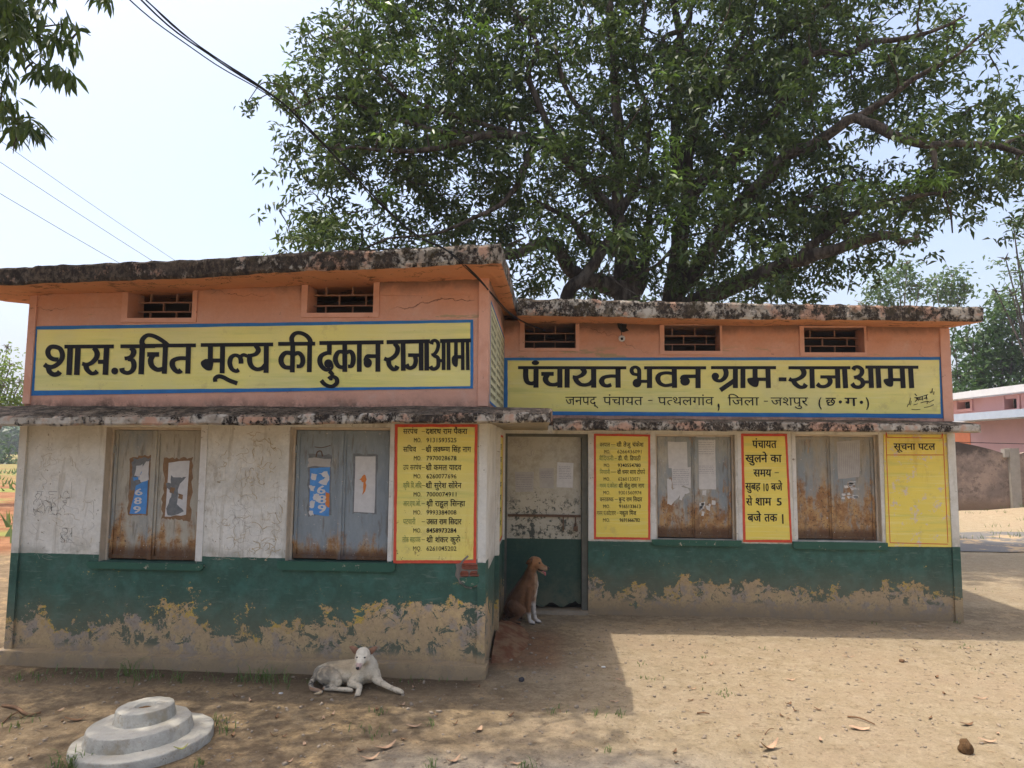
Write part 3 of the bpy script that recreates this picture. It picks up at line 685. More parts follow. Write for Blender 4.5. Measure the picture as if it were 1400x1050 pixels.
pa = paper(WR, w3[0], jag([(913, 604), (939, 604), (940, 640), (914, 640)], .4, 41, 2), of, M_PAP, 'notice')
pb = paper(WR, w3[0], jag([(918, 639), (944, 639), (945, 668), (934, 664), (920, 668)], .6, 42, 3), of+.001, M_PAP, 'notice'); print_lines(WR, pb, 920, 641, 942, 664, 9, of+.0018, seed=9)
for k, P in enumerate(([(912, 655), (918, 655), (919, 672), (912, 690)], [(916, 672), (928, 664), (940, 668), (943, 674), (930, 676), (918, 690), (912, 688)], [(929, 676), (936, 674), (932, 685), (929, 683)])):
    paper(WR, w3[0], jag(P, .9, 50+k, 3), of+.0006+.0006*k, M_PAP, 'torn_scrap')
pc = paper(WR, w3[1], jag([(952, 596), (978, 596), (979, 669), (953, 669)], .4, 43, 3), of+.003, M_PAP, 'notice')
print_lines(WR, pc, 955, 600, 976, 622, 7, of+.0038, seed=10); print_lines(WR, pc, 955, 636, 976, 648, 5, of+.0038, seed=12)
r_ = random.Random(3)
for k in range(9):
    x, y = 956+r_.random()*24, 672+r_.random()*30; s_ = 1.5+2*r_.random()
    paper(WR, w3[1], jag([(x-s_, y-s_), (x+s_, y-s_), (x+s_*.5, y+s_*1.6), (x-s_, y+s_)], .9, 60+k, 2), of+.0035, M_PAP, 'torn_scrap')
pd = paper(WR, w4[1], jag([(1144, 604), (1176, 602), (1175, 652), (1146, 655)], .5, 44, 3), of+.003, M_PAP2, 'notice')
q = MB()
for i in range(11):
    a, z = WR.sz(1147+i*2.6, 606, of+.0038); _, z2 = WR.sz(1147+i*2.6, 648, of+.0038); q.wbox(WR, a, a+.002, z2, z, of+.0034, of+.0041)
q.build('print', M_PRT, pd, kind='stuff')
for k in range(16):
    x, y = 1148+r_.random()*24, 656+r_.random()*26; s_ = .8+1.8*r_.random()
    paper(WR, w4[1], jag([(x-s_*2, y-s_*.5), (x+s_, y-s_*.6), (x+s_*1.5, y+s_*.6), (x-s_, y+s_)], .7, 80+k, 2), of+.0035, M_PAP, 'torn_scrap')
#@@SIGNS
# ------------------------------------------------------------------ painted signs
def painted_sign(W, prt, outer, inner, off, mat, bmat, name='painted_sign', label=None):
    """outer and inner outlines as 4 photo points: TL, TR, BR, BL"""
    O = [W.sz(x, y, off) for x, y in outer]; I = [W.sz(x, y, off) for x, y in inner]
    s = sheet(name, W, [O[3], O[2], O[1], O[0]], off, mat, prt, off-.0005)
    def wob(P, sd):
        out = []; r = random.Random(sd)
        for i in range(4):
            p, q = P[i], P[(i+1) % 4]; m_ = 36
            for k in range(m_):
                t = k/m_; a, z = p[0]+(q[0]-p[0])*t, p[1]+(q[1]-p[1])*t; j = .0022*noise.noise(Vector((a*9, z*9, sd)))+.0009*r.uniform(-1, 1)
                out.append((a+(j if i % 2 else 0), z+(0 if i % 2 else j)))
        return out
    O2, I2 = wob(O, 1), wob(I, 2); n = len(O2)
    v = [W.P(a, z, off+.0015) for a, z in O2+I2]; f = [[i, i+n, (i+1) % n+n, (i+1) % n] for i in range(n)]
    obj('border', v, f, bmat, s)
    if label: s['label'] = label
    return s
S1 = painted_sign(WL, left, [(46, 446), (647, 437), (647, 531), (41, 541)], [(51, 451), (643, 441), (643, 528), (47, 534)], .004, M_YS, M_BLU, label='long yellow sign with blue border and black Hindi letters')
Rb = Ribbons(WL, .0075)
chunk(Rb, 50, 440, 8.75, 67, 46, [
 ('c', [(262, 452), (200, 446), (150, 412), (134, 355), (165, 305), (220, 298), (280, 322), (308, 385), (298, 450), (250, 508), (185, 540), (120, 530), (92, 508)], 62, 52),
 ('c', [(140, 545), (158, 600), (205, 630), (255, 622), (280, 595)], 66, 56), ('h', 333, 297, 925, 294), ('v', 403, 300, 388, 636), ('v', 497, 300, 480, 636),
 ('c', [(690, 310), (724, 370), (715, 430), (660, 490), (600, 512), (545, 500)], 66, 46), ('c', [(590, 515), (605, 570), (655, 615), (700, 612), (728, 590)], 66, 46),
 ('h', 735, 478, 815, 478, 50), ('v', 840, 300, 823, 634), ('d', 937, 589, 42),
 ('h', 1005, 294, 1420, 291), ('c', [(1130, 310), (1162, 350), (1150, 400), (1110, 430), (1055, 440)], 66, 46), ('c', [(1095, 445), (1150, 465), (1165, 530), (1140, 588), (1085, 612), (1030, 590), (1020, 552)], 64, 48), ('v', 1267, 250, 1250, 628)])
chunk(Rb, 200, 440, 7.778, 54, 40, [
 ('c', [(-40, 262), (-46, 205), (-22, 165), (20, 142), (75, 150), (135, 178), (190, 215), (228, 248)], 54, 42), ('h', -20, 254, 528, 250), ('h', 580, 247, 1350, 240),
 ('h', 10, 347, 138, 347, 50), ('c', [(70, 358), (47, 410), (62, 470), (115, 508), (175, 502)], 60, 46), ('v', 205, 252, 192, 553),
 ('v', 450, 252, 442, 552), ('c', [(430, 388), (350, 388), (290, 412), (278, 460), (305, 510), (345, 534), (372, 512)], 60, 42),
 ('v', 684, 252, 682, 410), ('h', 690, 412, 800, 412, 44), ('p', [(625, 395), (585, 420), (580, 450), (600, 485), (640, 514), (680, 518), (703, 498), (708, 400)]), ('v', 812, 252, 806, 548),
 ('c', [(735, 638), (733, 602), (770, 580), (820, 590), (880, 622), (968, 655)], 46, 46),
 ('c', [(985, 508), (955, 525), (910, 500), (888, 440), (902, 380), (945, 355), (990, 372), (1006, 405), (1008, 445)], 52, 38), ('c', [(1000, 372), (1035, 352), (1075, 365)], 40, 38),
 ('c', [(1165, 250), (1192, 300), (1165, 342), (1110, 358), (1080, 358)], 56, 38), ('c', [(1098, 350), (1102, 430), (1130, 482), (1180, 505), (1235, 492), (1270, 455)], 56, 42), ('v', 1278, 250, 1274, 543)])
chunk(Rb, 370, 440, 8.75, 58, 46, [
 ('h', 90, 264, 535, 262), ('v', 266, 255, 260, 605), ('c', [(245, 375), (180, 372), (132, 425), (130, 490), (170, 540), (240, 550)], 64, 50), ('c', [(285, 388), (335, 372), (378, 415), (386, 480), (360, 528), (312, 532)], 60, 46),
 ('c', [(260, 264), (252, 195), (288, 143), (350, 132), (420, 160), (465, 208), (480, 262)], 60, 46), ('v', 468, 255, 462, 602), ('h', 583, 254, 1352, 244, 48),
 ('v', 703, 262, 703, 375), ('c', [(728, 372), (665, 375), (605, 410), (588, 470), (610, 530), (660, 572), (715, 565)], 62, 46), ('d', 692, 500, 52), ('c', [(700, 590), (725, 610), (745, 640)], 50, 50), ('c', [(735, 500), (738, 545), (700, 590)], 30, 30),
 ('c', [(695, 683), (740, 656), (788, 680), (792, 730), (745, 770), (690, 768), (640, 740), (606, 700)], 54, 46), ('p', [(676, 670), (720, 655), (745, 690), (720, 702)]),
 ('v', 888, 255, 888, 600), ('c', [(872, 360), (815, 362), (780, 415), (780, 475), (815, 532), (875, 548)], 60, 46), ('c', [(905, 368), (955, 355), (986, 405), (986, 480), (965, 528), (925, 532)], 60, 44),
 ('v', 1062, 255, 1060, 598), ('h', 1150, 411, 1275, 411, 48), ('d', 1162, 492, 50, 58), ('c', [(1215, 410), (1155, 414), (1132, 470)], 50, 46), ('v', 1284, 245, 1283, 597)])
chunk(Rb, 500, 440, 8.75, 57, 46, [
 ('h', 250, 243, 770, 232, 48), ('c', [(345, 258), (382, 312), (370, 380), (320, 432), (262, 452), (222, 438)], 58, 46), ('c', [(272, 462), (284, 520), (325, 565), (362, 562), (380, 528)], 60, 46),
 ('v', 448, 245, 450, 585), ('h', 508, 399, 650, 399, 44), ('c', [(590, 405), (600, 470), (580, 530), (540, 553), (508, 545), (488, 508)], 56, 46), ('v', 663, 240, 663, 583), ('v', 728, 238, 730, 583),
 ('c', [(785, 268), (798, 232), (830, 222), (860, 245), (868, 290), (850, 350), (820, 385), (785, 398)], 46, 38), ('c', [(812, 402), (862, 430), (870, 490), (862, 535), (830, 562), (792, 560), (775, 530)], 50, 44),
 ('h', 870, 465, 925, 465, 38), ('v', 932, 235, 932, 577, 46), ('v', 990, 235, 992, 577, 46), ('h', 890, 230, 1260, 222, 46),
 ('v', 1080, 235, 1080, 420, 44), ('h', 1085, 420, 1160, 420, 44), ('p', [(1062, 395), (1035, 420), (1028, 460), (1040, 510), (1075, 540), (1100, 520), (1103, 400)]), ('v', 1160, 235, 1162, 577, 43), ('v', 1218, 235, 1222, 577, 43)])
Rb.build('lettering', M_BLK, S1)
S2 = painted_sign(WR, right, [(688, 489), (1289, 488), (1291, 572), (688, 567)], [(694, 493), (1284, 492), (1286, 566), (694, 562)], .004, M_YS, M_BLU, label='long yellow sign with blue border, big black Hindi letters and a smaller line below')
Rb = Ribbons(WR, .0075)
chunk(Rb, 700, 480, 8.75, 62, 37, [
 ('h', 72, 198, 1368, 200), ('d', 280, 140, 45, 28), ('c', [(165, 200), (165, 310), (185, 370), (235, 388), (285, 372)], 64, 46), ('v', 288, 202, 287, 438),
 ('h', 350, 273, 500, 273, 48), ('c', [(425, 285), (402, 325), (412, 365), (450, 396), (510, 402), (560, 388)], 68, 44), ('v', 573, 202, 573, 438), ('v', 660, 202, 660, 438),
 ('c', [(835, 205), (865, 245), (840, 285), (780, 312), (725, 308)], 66, 38), ('c', [(758, 315), (775, 358), (820, 397), (880, 405), (935, 388), (975, 350)], 66, 42), ('v', 977, 202, 978, 438),
 ('c', [(1245, 300), (1170, 300), (1100, 317), (1073, 358), (1095, 402), (1140, 417), (1188, 402)], 66, 40), ('v', 1268, 202, 1270, 438)])
chunk(Rb, 850, 480, 8.75, 62, 37, [
 ('c', [(195, 283), (140, 272), (118, 235), (132, 202), (170, 192), (203, 215), (210, 260), (207, 360)], 50, 36), ('d', 183, 383, 53, 52), ('h', 215, 362, 312, 362), ('v', 333, 202, 333, 442), ('h', 268, 200, 1010, 200),
 ('c', [(605, 268), (530, 260), (460, 277), (432, 325), (455, 382), (520, 412), (605, 400)], 62, 38), ('v', 628, 202, 632, 440),
 ('h', 745, 302, 892, 302, 42), ('d', 758, 362, 58, 52), ('c', [(805, 300), (740, 305), (722, 345)], 60, 40), ('v', 913, 202, 913, 443)])
chunk(Rb, 970, 480, 8.75, 60, 37, [
 ('h', 18, 198, 797, 198), ('c', [(185, 205), (200, 265), (180, 320), (130, 355), (80, 345), (52, 308)], 62, 40), ('d', 70, 300, 45, 42), ('v', 310, 202, 310, 442), ('v', 295, 355, 130, 468, 56), ('v', 400, 202, 400, 442),
 ('v', 545, 202, 546, 340), ('h', 550, 337, 690, 337, 40), ('p', [(505, 318), (460, 325), (452, 350), (470, 390), (520, 425), (565, 428), (585, 400), (588, 318)]), ('v', 698, 202, 705, 443),
 ('h', 828, 338, 920, 338, 46), ('c', [(1105, 205), (1130, 255), (1110, 302), (1050, 337), (985, 347), (952, 332)], 64, 40), ('c', [(1005, 350), (1028, 392), (1080, 430), (1130, 427), (1155, 395)], 64, 42), ('v', 1225, 202, 1232, 445)])
chunk(Rb, 1120, 480, 8.235, 57, 35, [
 ('h', -346, 188, 352, 187), ('h', 13, 291, 190, 291, 36), ('c', [(105, 295), (125, 338), (105, 378), (60, 399), (10, 396), (-24, 368)], 56, 38), ('v', 205, 190, 212, 418), ('v', 285, 190, 298, 418),
 ('c', [(382, 212), (400, 184), (440, 180), (478, 208), (478, 252), (445, 285), (392, 300)], 52, 38), ('c', [(430, 298), (478, 325), (492, 370), (455, 405), (400, 400), (368, 365)], 54, 40),
 ('h', 500, 348, 575, 348, 35), ('v', 578, 190, 588, 416), ('v', 660, 190, 673, 416), ('h', 520, 180, 1117, 182),
 ('v', 800, 190, 806, 325), ('h', 810, 322, 935, 322, 36), ('p', [(775, 308), (730, 318), (726, 345), (750, 380), (790, 402), (825, 395), (834, 360), (830, 306)]), ('v', 934, 190, 946, 417), ('v', 1028, 190, 1042, 417)])
Rb.build('lettering', M_BLK, S2)
def line(W, off, txt, x0, x1, yt, yb, prt, mat=None, bold=.012, cap=.622): return text_px(W, off, txt, x0, x1, yt, yb, 'lettering', mat or M_BLK, prt, bold, cap)
for t, x0, x1 in (('जनपद्', 773, 818), ('पंचायत', 824.5, 879), ('पत{थलगांव', 899.5, 976), ('जिला', 995, 1038), ('जशपुर', 1054, 1105)):
    t = {'पत{थलगांव': 'प{तथलगांव', 'जिला': 'िजला'}.get(t, t); yo = (x0-773)*.0035
    line(WR, .0075, t, x0, x1, 542.5+yo, 553.5+yo, S2, bold=.0)
line(WR, .0075, '-', 886, 892, 547, 549.6, S2, bold=.03, cap=.267); line(WR, .0075, '-', 1044.5, 1050, 548, 550.5, S2, bold=.03, cap=.267); line(WR, .0075, ',', 981, 984, 552.5, 557, S2, bold=.02, cap=.11)
line(WR, .0075, '(', 1119, 1123.5, 543, 555.5, S2, bold=.02, cap=.72); line(WR, .0075, 'छ', 1129, 1143, 544, 554.5, S2, bold=.01); line(WR, .0075, 'ग', 1155, 1172, 544, 555, S2, bold=.01); line(WR, .0075, ')', 1184, 1188.5, 543, 556, S2, bold=.02, cap=.72)
Rb = Ribbons(WR, .0075); Rb.disc(1149, 549.5, 2.2); Rb.disc(1177.8, 550, 2.3)
T = lambda L: [(1120+x/8.235, 480+y/8.235) for x, y in L]
for L, ww in (([(1075, 480), (1100, 505)], 1.2), ([(1070, 525), (1130, 518), (1225, 490)], .9), ([(1085, 525), (1105, 540), (1080, 568)], 1.2), ([(1110, 520), (1118, 560)], 1.1), ([(1140, 512), (1128, 545), (1160, 540)], 1.1), ([(1158, 508), (1165, 555)], 1.2), ([(1180, 535), (1205, 525)], 1.2), ([(1205, 495), (1212, 545)], 1.3),
              ([(1060, 608), (1110, 592)], .8), ([(1140, 585), (1180, 572), (1220, 565), (1240, 575), (1265, 562), (1292, 548)], .9), ([(1218, 560), (1215, 598)], .9), ([(1040, 655), (1090, 660), (1140, 655)], .7), ([(1180, 635), (1240, 625), (1290, 602)], .8),
              ([(990, 630), (1002, 595)], .8), ([(1010, 605), (1030, 525)], .9), ([(1028, 610), (1037, 560)], .8), ([(1255, 475), (1258, 455)], 1), ([(1268, 470), (1274, 420)], 1.3), ([(1288, 490), (1292, 455)], 1)):
    Rb.stroke(T(L), ww, ww)
Rb.build('signature', M_BLK, S2)
# phone number boards
B1 = painted_sign(WL, left, [(540, 580), (653, 580), (651, 770), (538, 770)], [(544, 584), (649, 584), (647, 766), (542, 766)], .009, M_YB, M_RED, 'name_board', 'yellow board with red border listing names and phone numbers on the left block')
rows = [('सरपंच', 551, 571, 0, 'दशरथ राम पैंकरा', 582, 640), ('सिचव', 551, 569, 0, 'श/ी ल{क{ष{मण िसंह नाग', 582, 645), ('उप सरपंच', 551, 576, 1, 'श/ी कमल यादव', 582, 632), ('कृिष िव.अिध.', 551, 577, 1, 'श/ी सुरेश सोरेन', 582, 632),
        ('आर.एच.ओ.', 551, 575, 2, 'श/ी राहुल िस{नहा', 583, 637), ('पटवारी', 551, 568, 2, 'उसत राम िसदार', 583, 632), ('लोक सहायक', 550, 575, 2, 'श/ी शंकर कुर{रे', 583, 630)]
nums = ['9131593525', '7970028678', '6260077696', '7000074911', '9993384008', '8458973284', '6261045202']
for i, (a_, x0, x1, fd, b_, x2, x3) in enumerate(rows):
    y = 586.5+i*24.7; o_ = .0115
    line(WL, o_, a_, x0, x1, y, y+6.6, B1, M_FAD if fd == 2 else (M_FAD if fd and i > 2 else M_BLK), .004 if not fd else .0)
    line(WL, o_, b_, x2, x3-1, y, y+6.8, B1, bold=.03 if i == 5 else .012); line(WL, o_, '-', 576.5, 581, y+3, y+4.4, B1, bold=.03, cap=.267)
    line(WL, o_, 'MO.', 566-(i*.2), 576, y+12.2, y+18.2, B1, bold=.0, cap=.69); line(WL, o_, nums[i], 583, 624, y+12.2, y+18.2, B1, bold=.035 if i == 5 else .004, cap=.69)
B2 = painted_sign(WR, right, [(812, 593), (889, 594), (889, 738), (812, 737)], [(815, 596), (886, 597), (886, 735), (815, 734)], .009, M_YC, M_RED, 'name_board', 'yellow board with orange border listing names and phone numbers beside the door')
rows = [('वनपाल', 820, 834, 0, 'श/ी तेजु चंकेश', 843, 880), ('बैिदकरी', 819, 839, 2, 'डी. पी. ित/पाठी', 845, 876), ('िनगरानी', 820, 834, 2, 'श/ी चमर साय टोप{पो', 844, 882), ('ग{राम पं.कोला', 820, 844, 1, 'श/ी सेतु राम नाग', 846, 881),
        ('वनरक{षक', 820, 839, 0, 'बु{नद राम िसदार', 846, 878), ('ग{राम पं.कोटवार', 816, 842, 0, 'नकुल िमंज', 847, 870)]
nums = ['6266436091', '9340554780', '6260133071', '9301560974', '9165133613', '9691666782']
for i, (a_, x0, x1, fd, b_, x2, x3) in enumerate(rows):
    y = 605.5+i*18.7; o_ = .0115
    line(WR, o_, a_, x0, x1, y, y+5.2, B2, M_FAD if fd else M_BLK, .0); line(WR, o_, b_, x2, x3, y, y+5.2, B2, bold=.01)
    if i != 3: line(WR, o_, '-', x1+1.2, x2-1.5, y+2.3, y+3.5, B2, bold=.03, cap=.267)
    line(WR, o_, 'MO.', 826-(i*.3), 834, y+9.6, y+14.4, B2, bold=.0, cap=.69); line(WR, o_, nums[i], 844+i*.6, 877-(i % 3), y+9.6, y+14.4, B2, bold=.02 if i in (1, 4, 5) else .0, cap=.69)
B3 = painted_sign(WR, right, [(1013, 593), (1076, 593), (1083, 742), (1016, 741)], [(1016.5, 596.5), (1073, 596.5), (1080, 738), (1019.5, 738)], .009, M_YC, M_RED, 'hours_board', 'yellow board with orange border giving opening hours in Hindi')
for t, x0, x1, y, h_ in (('पंचायत', 1028.5, 1062, 602.5, 10), ('खुलने का', 1019, 1069, 622, 10), ('समय', 1030, 1055, 642, 9.5), ('सुबह', 1019, 1040, 660.5, 9.5), ('10', 1044, 1051, 661, 10.5), ('बजे', 1054, 1070, 661, 9.5), ('से', 1020, 1029, 681.5, 9.5), ('शाम', 1033, 1055, 681, 10), ('5', 1062, 1069, 681, 10), ('बजे', 1022, 1041, 703, 10), ('तक', 1045, 1063, 703, 10)):
    line(WR, .0115, t, x0, x1, y, y+h_, B3, bold=.028, cap=.69 if t in ('10', '5') else .622)
line(WR, .0115, '-', 1059, 1065, 646, 648, B3, bold=.03, cap=.267); Rb = Ribbons(WR, .0115); Rb.stroke([(1070, 703), (1070.5, 716)], 2, 2); Rb.build('lettering', M_BLK, B3)
B4 = painted_sign(WR, right, [(1208, 594), (1300, 594), (1304, 748), (1212, 747)], [(1208.6, 594.6), (1299.4, 594.6), (1303.4, 747.4), (1212.6, 746.4)], .009, M_YN, M_YN, 'notice_board_panel', 'plain yellow painted notice panel with a Hindi heading and flaking paper marks')
line(WR, .0115, 'सूचना', 1222, 1252, 606.5, 615, B4, bold=.02); line(WR, .0115, 'पटल', 1255.5, 1279, 606.5, 615, B4, bold=.02)
Rb = Ribbons(WR, .0115)
for L in ([(1213, 598), (1287, 599)], [(1213, 598), (1211.5, 602), (1217, 742)], [(1287, 599), (1289.5, 604), (1296, 742)], [(1217, 742), (1296, 744)], [(1212, 622), (1290, 622)]): Rb.stroke(L, .9, .9)
Rb.build('red_outline', M_RED, B4)
# small plain boards on the side wall
WSb = WS
def side_sign(a0, a1, z0, z1, mat, bmat, off, bw, name, label):
    s = sheet(name, WS, [(a0, z0), (a1, z0), (a1, z1), (a0, z1)], off, mat, left, off-.0005)
    q = MB()
    for A in ((a0, a1, z0, z0+bw), (a0, a1, z1-bw, z1), (a0, a0+bw, z0+bw, z1-bw), (a1-bw, a1, z0+bw, z1-bw)): q.wbox(WS, *A, off+.0002, off+.002)
    q.build('border', bmat, s); s['label'] = label; return s
SD = side_sign(.14, 1.98, 1.95, 2.74, M_YP, M_BLU, .004, .018, 'painted_table', 'pale yellow painted table of black Hindi text on the side wall')
words = ['राजाआमा', 'पंचायत', 'सरपंच', 'ग{राम', 'योजना', 'कुल', 'वषर']
rr = random.Random(5)
for r0 in range(10):
    for a_, wd in ((.22, .5), (.9, .42), (1.45, .42)):
        z = 2.60-r0*.066; V, Fc, wdt = layout(words[rr.randrange(len(words))] + ' ' + words[rr.randrange(len(words))], 0.01)
        sx = wd/wdt; obj('lettering', [WS.P(a_+x*sx, z+y*.05, .0065+.0003*k) for x, y, k in V], Fc, M_BLK, SD)
q = MB(); q.wbox(WS, .16, 1.96, 2.668, 2.673, .0062, .0068); q.wbox(WS, .80, .805, 1.97, 2.72, .0062, .0068); q.wbox(WS, 1.39, 1.395, 1.97, 2.72, .0062, .0068); q.build('rule_line', M_BLK, SD)
SE = side_sign(1.08, 1.94, .74, 1.74, M_YC, M_RED, .004, .02, 'side_board', 'narrow yellow board with red border on the porch side wall')
for r0 in range(7): V, Fc, wdt = layout(words[r0 % 7], .01); obj('lettering', [WS.P(1.2+x*.5/wdt, 1.6-r0*.12+y*.08, .0065+.0003*k) for x, y, k in V], Fc, M_BLK, SE)
strip(WS, .96, 1.05, -.2, 1.79, .035, M_WR, left, 'porch_pilaster')

# ------------------------------------------------------------------ scribbles scratched on the whitewash
def scribbles(W, prt, x0, y0, x1, y1, n, mat, seed, size=8, wd=.7, off=.0012):
    r = random.Random(seed); Rb = Ribbons(W, off)
    for i in range(n):
        x, y = r.uniform(x0, x1), r.uniform(y0, y1); pts = [(x, y)]; a = r.uniform(0, 6.28)
        for k in range(r.randrange(2, 6)):
            a += r.uniform(-1.6, 1.6); l = r.uniform(.3, 1)*size; x += l*math.cos(a); y += l*math.sin(a)*.9; x = min(max(x, x0), x1); y = min(max(y, y0), y1); pts.append((x, y))
        Rb.stroke(pts, wd*r.uniform(.4, 1), wd*r.uniform(.4, 1))
    o = Rb.build('scribble', mat, prt); o['kind'] = 'stuff'; return o
scribbles(WL, left, 46, 672, 95, 704, 34, M_DRT, 1, 7, .35); scribbles(WL, left, 40, 610, 128, 765, 26, M_GRF, 2, 10, .4); scribbles(WL, left, 82, 722, 98, 742, 14, M_DRT, 3, 5, .35)
scribbles(WL, left, 292, 600, 385, 765, 55, M_GRO, 4, 8, .6); scribbles(WL, left, 290, 640, 385, 765, 50, M_GRF, 5, 11, .35); scribbles(WL, left, 48, 620, 125, 765, 20, M_GRO, 16, 9, .5); scribbles(WL, left, 292, 590, 385, 660, 20, M_GRO, 17, 6, .8); scribbles(WL, left, 345, 600, 386, 766, 22, M_GRO, 6, 9, 1.)
scribbles(WR, door, 694, 600, 790, 700, 16, M_GRF, 7, 5, .8, -.0685); scribbles(WR, door, 694, 600, 730, 630, 9, M_GRF, 8, 6, 1.2, -.0685)
# broken plaster at the corner of the left block showing brick
M_BRK = plain('broken_brick', (.22, .075, .045), .95, n=18, lo=.5, hi=1.4); M_MOR = plain('grey_mortar', (.21, .18, .15), .95, n=22, lo=.6, hi=1.3)
BP = sheet('bare_patch', WL, [WL.sz(x, y) for x, y in jag([(624, 772), (634, 766), (655, 764), (655, 790), (655, 800), (640, 804), (628, 798), (623, 786)], 1., 91, 3)][::-1], .010, M_MOR, left, .009)
for x0, y0, x1, y1 in ((632, 770, 654, 778), (630, 780, 641, 788), (643, 780, 655, 788)):
    a, b, z0, z1 = rect_px(WL, x0, y0, x1, y1); rough_box('brick', WL, a, b, z0, z1, .009, .017, M_BRK, BP, (6, 3, 2), .003, x0)
sheet('green_crescent', WL, [WL.sz(x, y) for x, y in smooth_path([Vector((628, 790)), Vector((640, 788)), Vector((655, 789)), Vector((653, 798)), Vector((642, 803)), Vector((632, 799))], 3)][::-1], .020, M_SILL, BP, .004)
Rb = Ribbons(WL, .020); Rb.stroke([(640, 760), (632, 768), (626, 778), (627, 790), (634, 800), (645, 804)], 2.6, 2.6); Rb.build('ridge', M_MOR, BP)
# lamp holder hanging under the right roof
lp = WR.pix(850, 463, .10); lh = thing('lamp_holder', lp, 'white round lamp holder hanging on a wire under the right roof', 'lamp holder')
M_CER = plain('white_ceramic', (.55, .52, .47), .4, .5, n=10); M_WIR = plain('black_cable', (.012, .012, .014), .6, .3)
q = MB(); rings = [(0.0, .030), (.012, .034), (.020, .030), (.022, .018), (.012, .014), (.004, .012)]; n = 20; v = []; f = []
for (o_, r_) in rings: v += [lp + Vector((r_*math.cos(k*2*math.pi/n), -o_, r_*math.sin(k*2*math.pi/n))) for k in range(n)]
for i in range(len(rings)-1): f += [[i*n+k, i*n+(k+1) % n, (i+1)*n+(k+1) % n, (i+1)*n+k] for k in range(n)]
f.append(list(range(n))); f.append([5*n+k for k in range(n)][::-1]); obj('socket', v, f, M_CER, lh, True)
q = MB(); q.tube([lp+Vector((.0, -.006, -.012)), lp+Vector((0, -.024, -.004))], .011, 10); q.build('contact', M_WIR, lh)
q = MB(); q.tube([lp+Vector((0, 0, .034)), lp+Vector((-.006, .01, .09)), lp+Vector((.0, .03, .15)), WR.pix(850, 441, .02)], .0035, 6); q.build('flex', M_WIR, lh)
sheet('soffit_hole', WR, [WR.sz(x, y) for x, y in jag([(843, 441), (856, 441), (856, 449), (860, 452), (852, 455), (846, 450)], .8, 5, 3)][::-1], .012, M_DRT, right, .01)
# ------------------------------------------------------------------ ground
def gh(x, y):
    n = noise.noise(Vector((x*.55, y*.55, 3)))*.022 + noise.noise(Vector((x*2.1, y*2.1, 7)))*.010 + noise.noise(Vector((x*6.5, y*6.5, 1)))*.005+noise.noise(Vector((x*19, y*19, 1)))*.0022
    far = min(1, max(0, (math.hypot(x, y)-14)/30)); n = n*(1+far)
    mound = .28*math.exp(-(((x-13.2)/2.6)**2+((y-19.0)/1.3)**2))       # earth heaped along the compound wall
    return n-.012 + mound
def axis(lo, hi, a, b, fine, growth=1.13):
    v = list(np.arange(a, b, fine)); s = fine; x = v[-1]
    while x < hi: s *= growth; x += s; v.append(x)
    s = fine; x = a
    while x > lo: s *= growth; x -= s; v.insert(0, x)
    return np.array(v)
X = axis(-900, 900, -4.6, 5.4, .045); Yv = axis(-60, 1200, 2.9, 7.4, .04)
GX, GY = np.meshgrid(X, Yv); GZ = np.array([gh(x, y) for x, y in zip(GX.ravel(), GY.ravel())])
V = np.stack([GX.ravel(), GY.ravel(), GZ], 1); nx, ny = len(X), len(Yv)
i = np.arange(nx*ny).reshape(ny, nx); Fq = np.stack([i[:-1, :-1].ravel(), i[:-1, 1:].ravel(), i[1:, 1:].ravel(), i[1:, :-1].ravel()], 1)
m = Mt('sandy_earth', .95, .1)
a1 = m.noise(.9, 5, .65); a2 = m.noise(6, 8, .72); a3 = m.noise(60, 6, .75); a4 = m.noise(260, 3, .7)
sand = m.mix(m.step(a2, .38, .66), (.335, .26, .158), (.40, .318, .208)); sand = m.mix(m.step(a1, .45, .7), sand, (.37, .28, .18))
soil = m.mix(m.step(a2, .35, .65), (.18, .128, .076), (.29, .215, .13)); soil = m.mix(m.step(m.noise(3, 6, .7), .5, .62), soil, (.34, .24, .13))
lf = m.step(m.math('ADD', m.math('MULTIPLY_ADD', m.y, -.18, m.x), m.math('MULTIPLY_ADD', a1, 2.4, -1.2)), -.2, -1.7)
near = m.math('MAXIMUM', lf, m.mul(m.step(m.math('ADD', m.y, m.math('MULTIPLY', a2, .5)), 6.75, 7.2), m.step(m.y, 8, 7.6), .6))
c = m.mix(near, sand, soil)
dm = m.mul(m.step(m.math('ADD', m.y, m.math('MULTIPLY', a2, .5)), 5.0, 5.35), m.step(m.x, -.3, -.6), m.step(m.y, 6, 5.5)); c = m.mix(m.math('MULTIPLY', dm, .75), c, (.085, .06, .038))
red = m.mul(m.step(m.x, .25, .0), m.step(m.x, -.7, -.3), m.step(m.math('ADD', m.y, m.math('MULTIPLY', a2, .4)), 5.5, 5.8), m.step(m.y, 6.8, 6.3), .55); c = m.mix(red, c, (.26, .12, .06))
gv = m.mul(m.step(m.math('ADD', m.y, m.math('MULTIPLY', a1, .5)), 4.35, 4.0), m.step(m.math('ADD', m.x, m.math('MULTIPLY', a2, .6)), -.9, -.4), m.step(m.x, 1.3, .5), .7); c = m.mix(gv, c, (.34, .30, .24))
c = m.var(c, a3, .60, 1.4); c = m.var(c, m.noise(24, 7, .8), .7, 1.32); c = m.mix(m.mul(m.step(m.noise(14, 6, .8), .56, .63), .6), c, (.17, .12, .075)); c = m.mix(m.step(m.voro(55, 'F1'), .14, .09), c, (.30, .24, .18)); c = m.mix(m.mul(m.step(a4, .58, .66), .6), c, (.13, .09, .06))
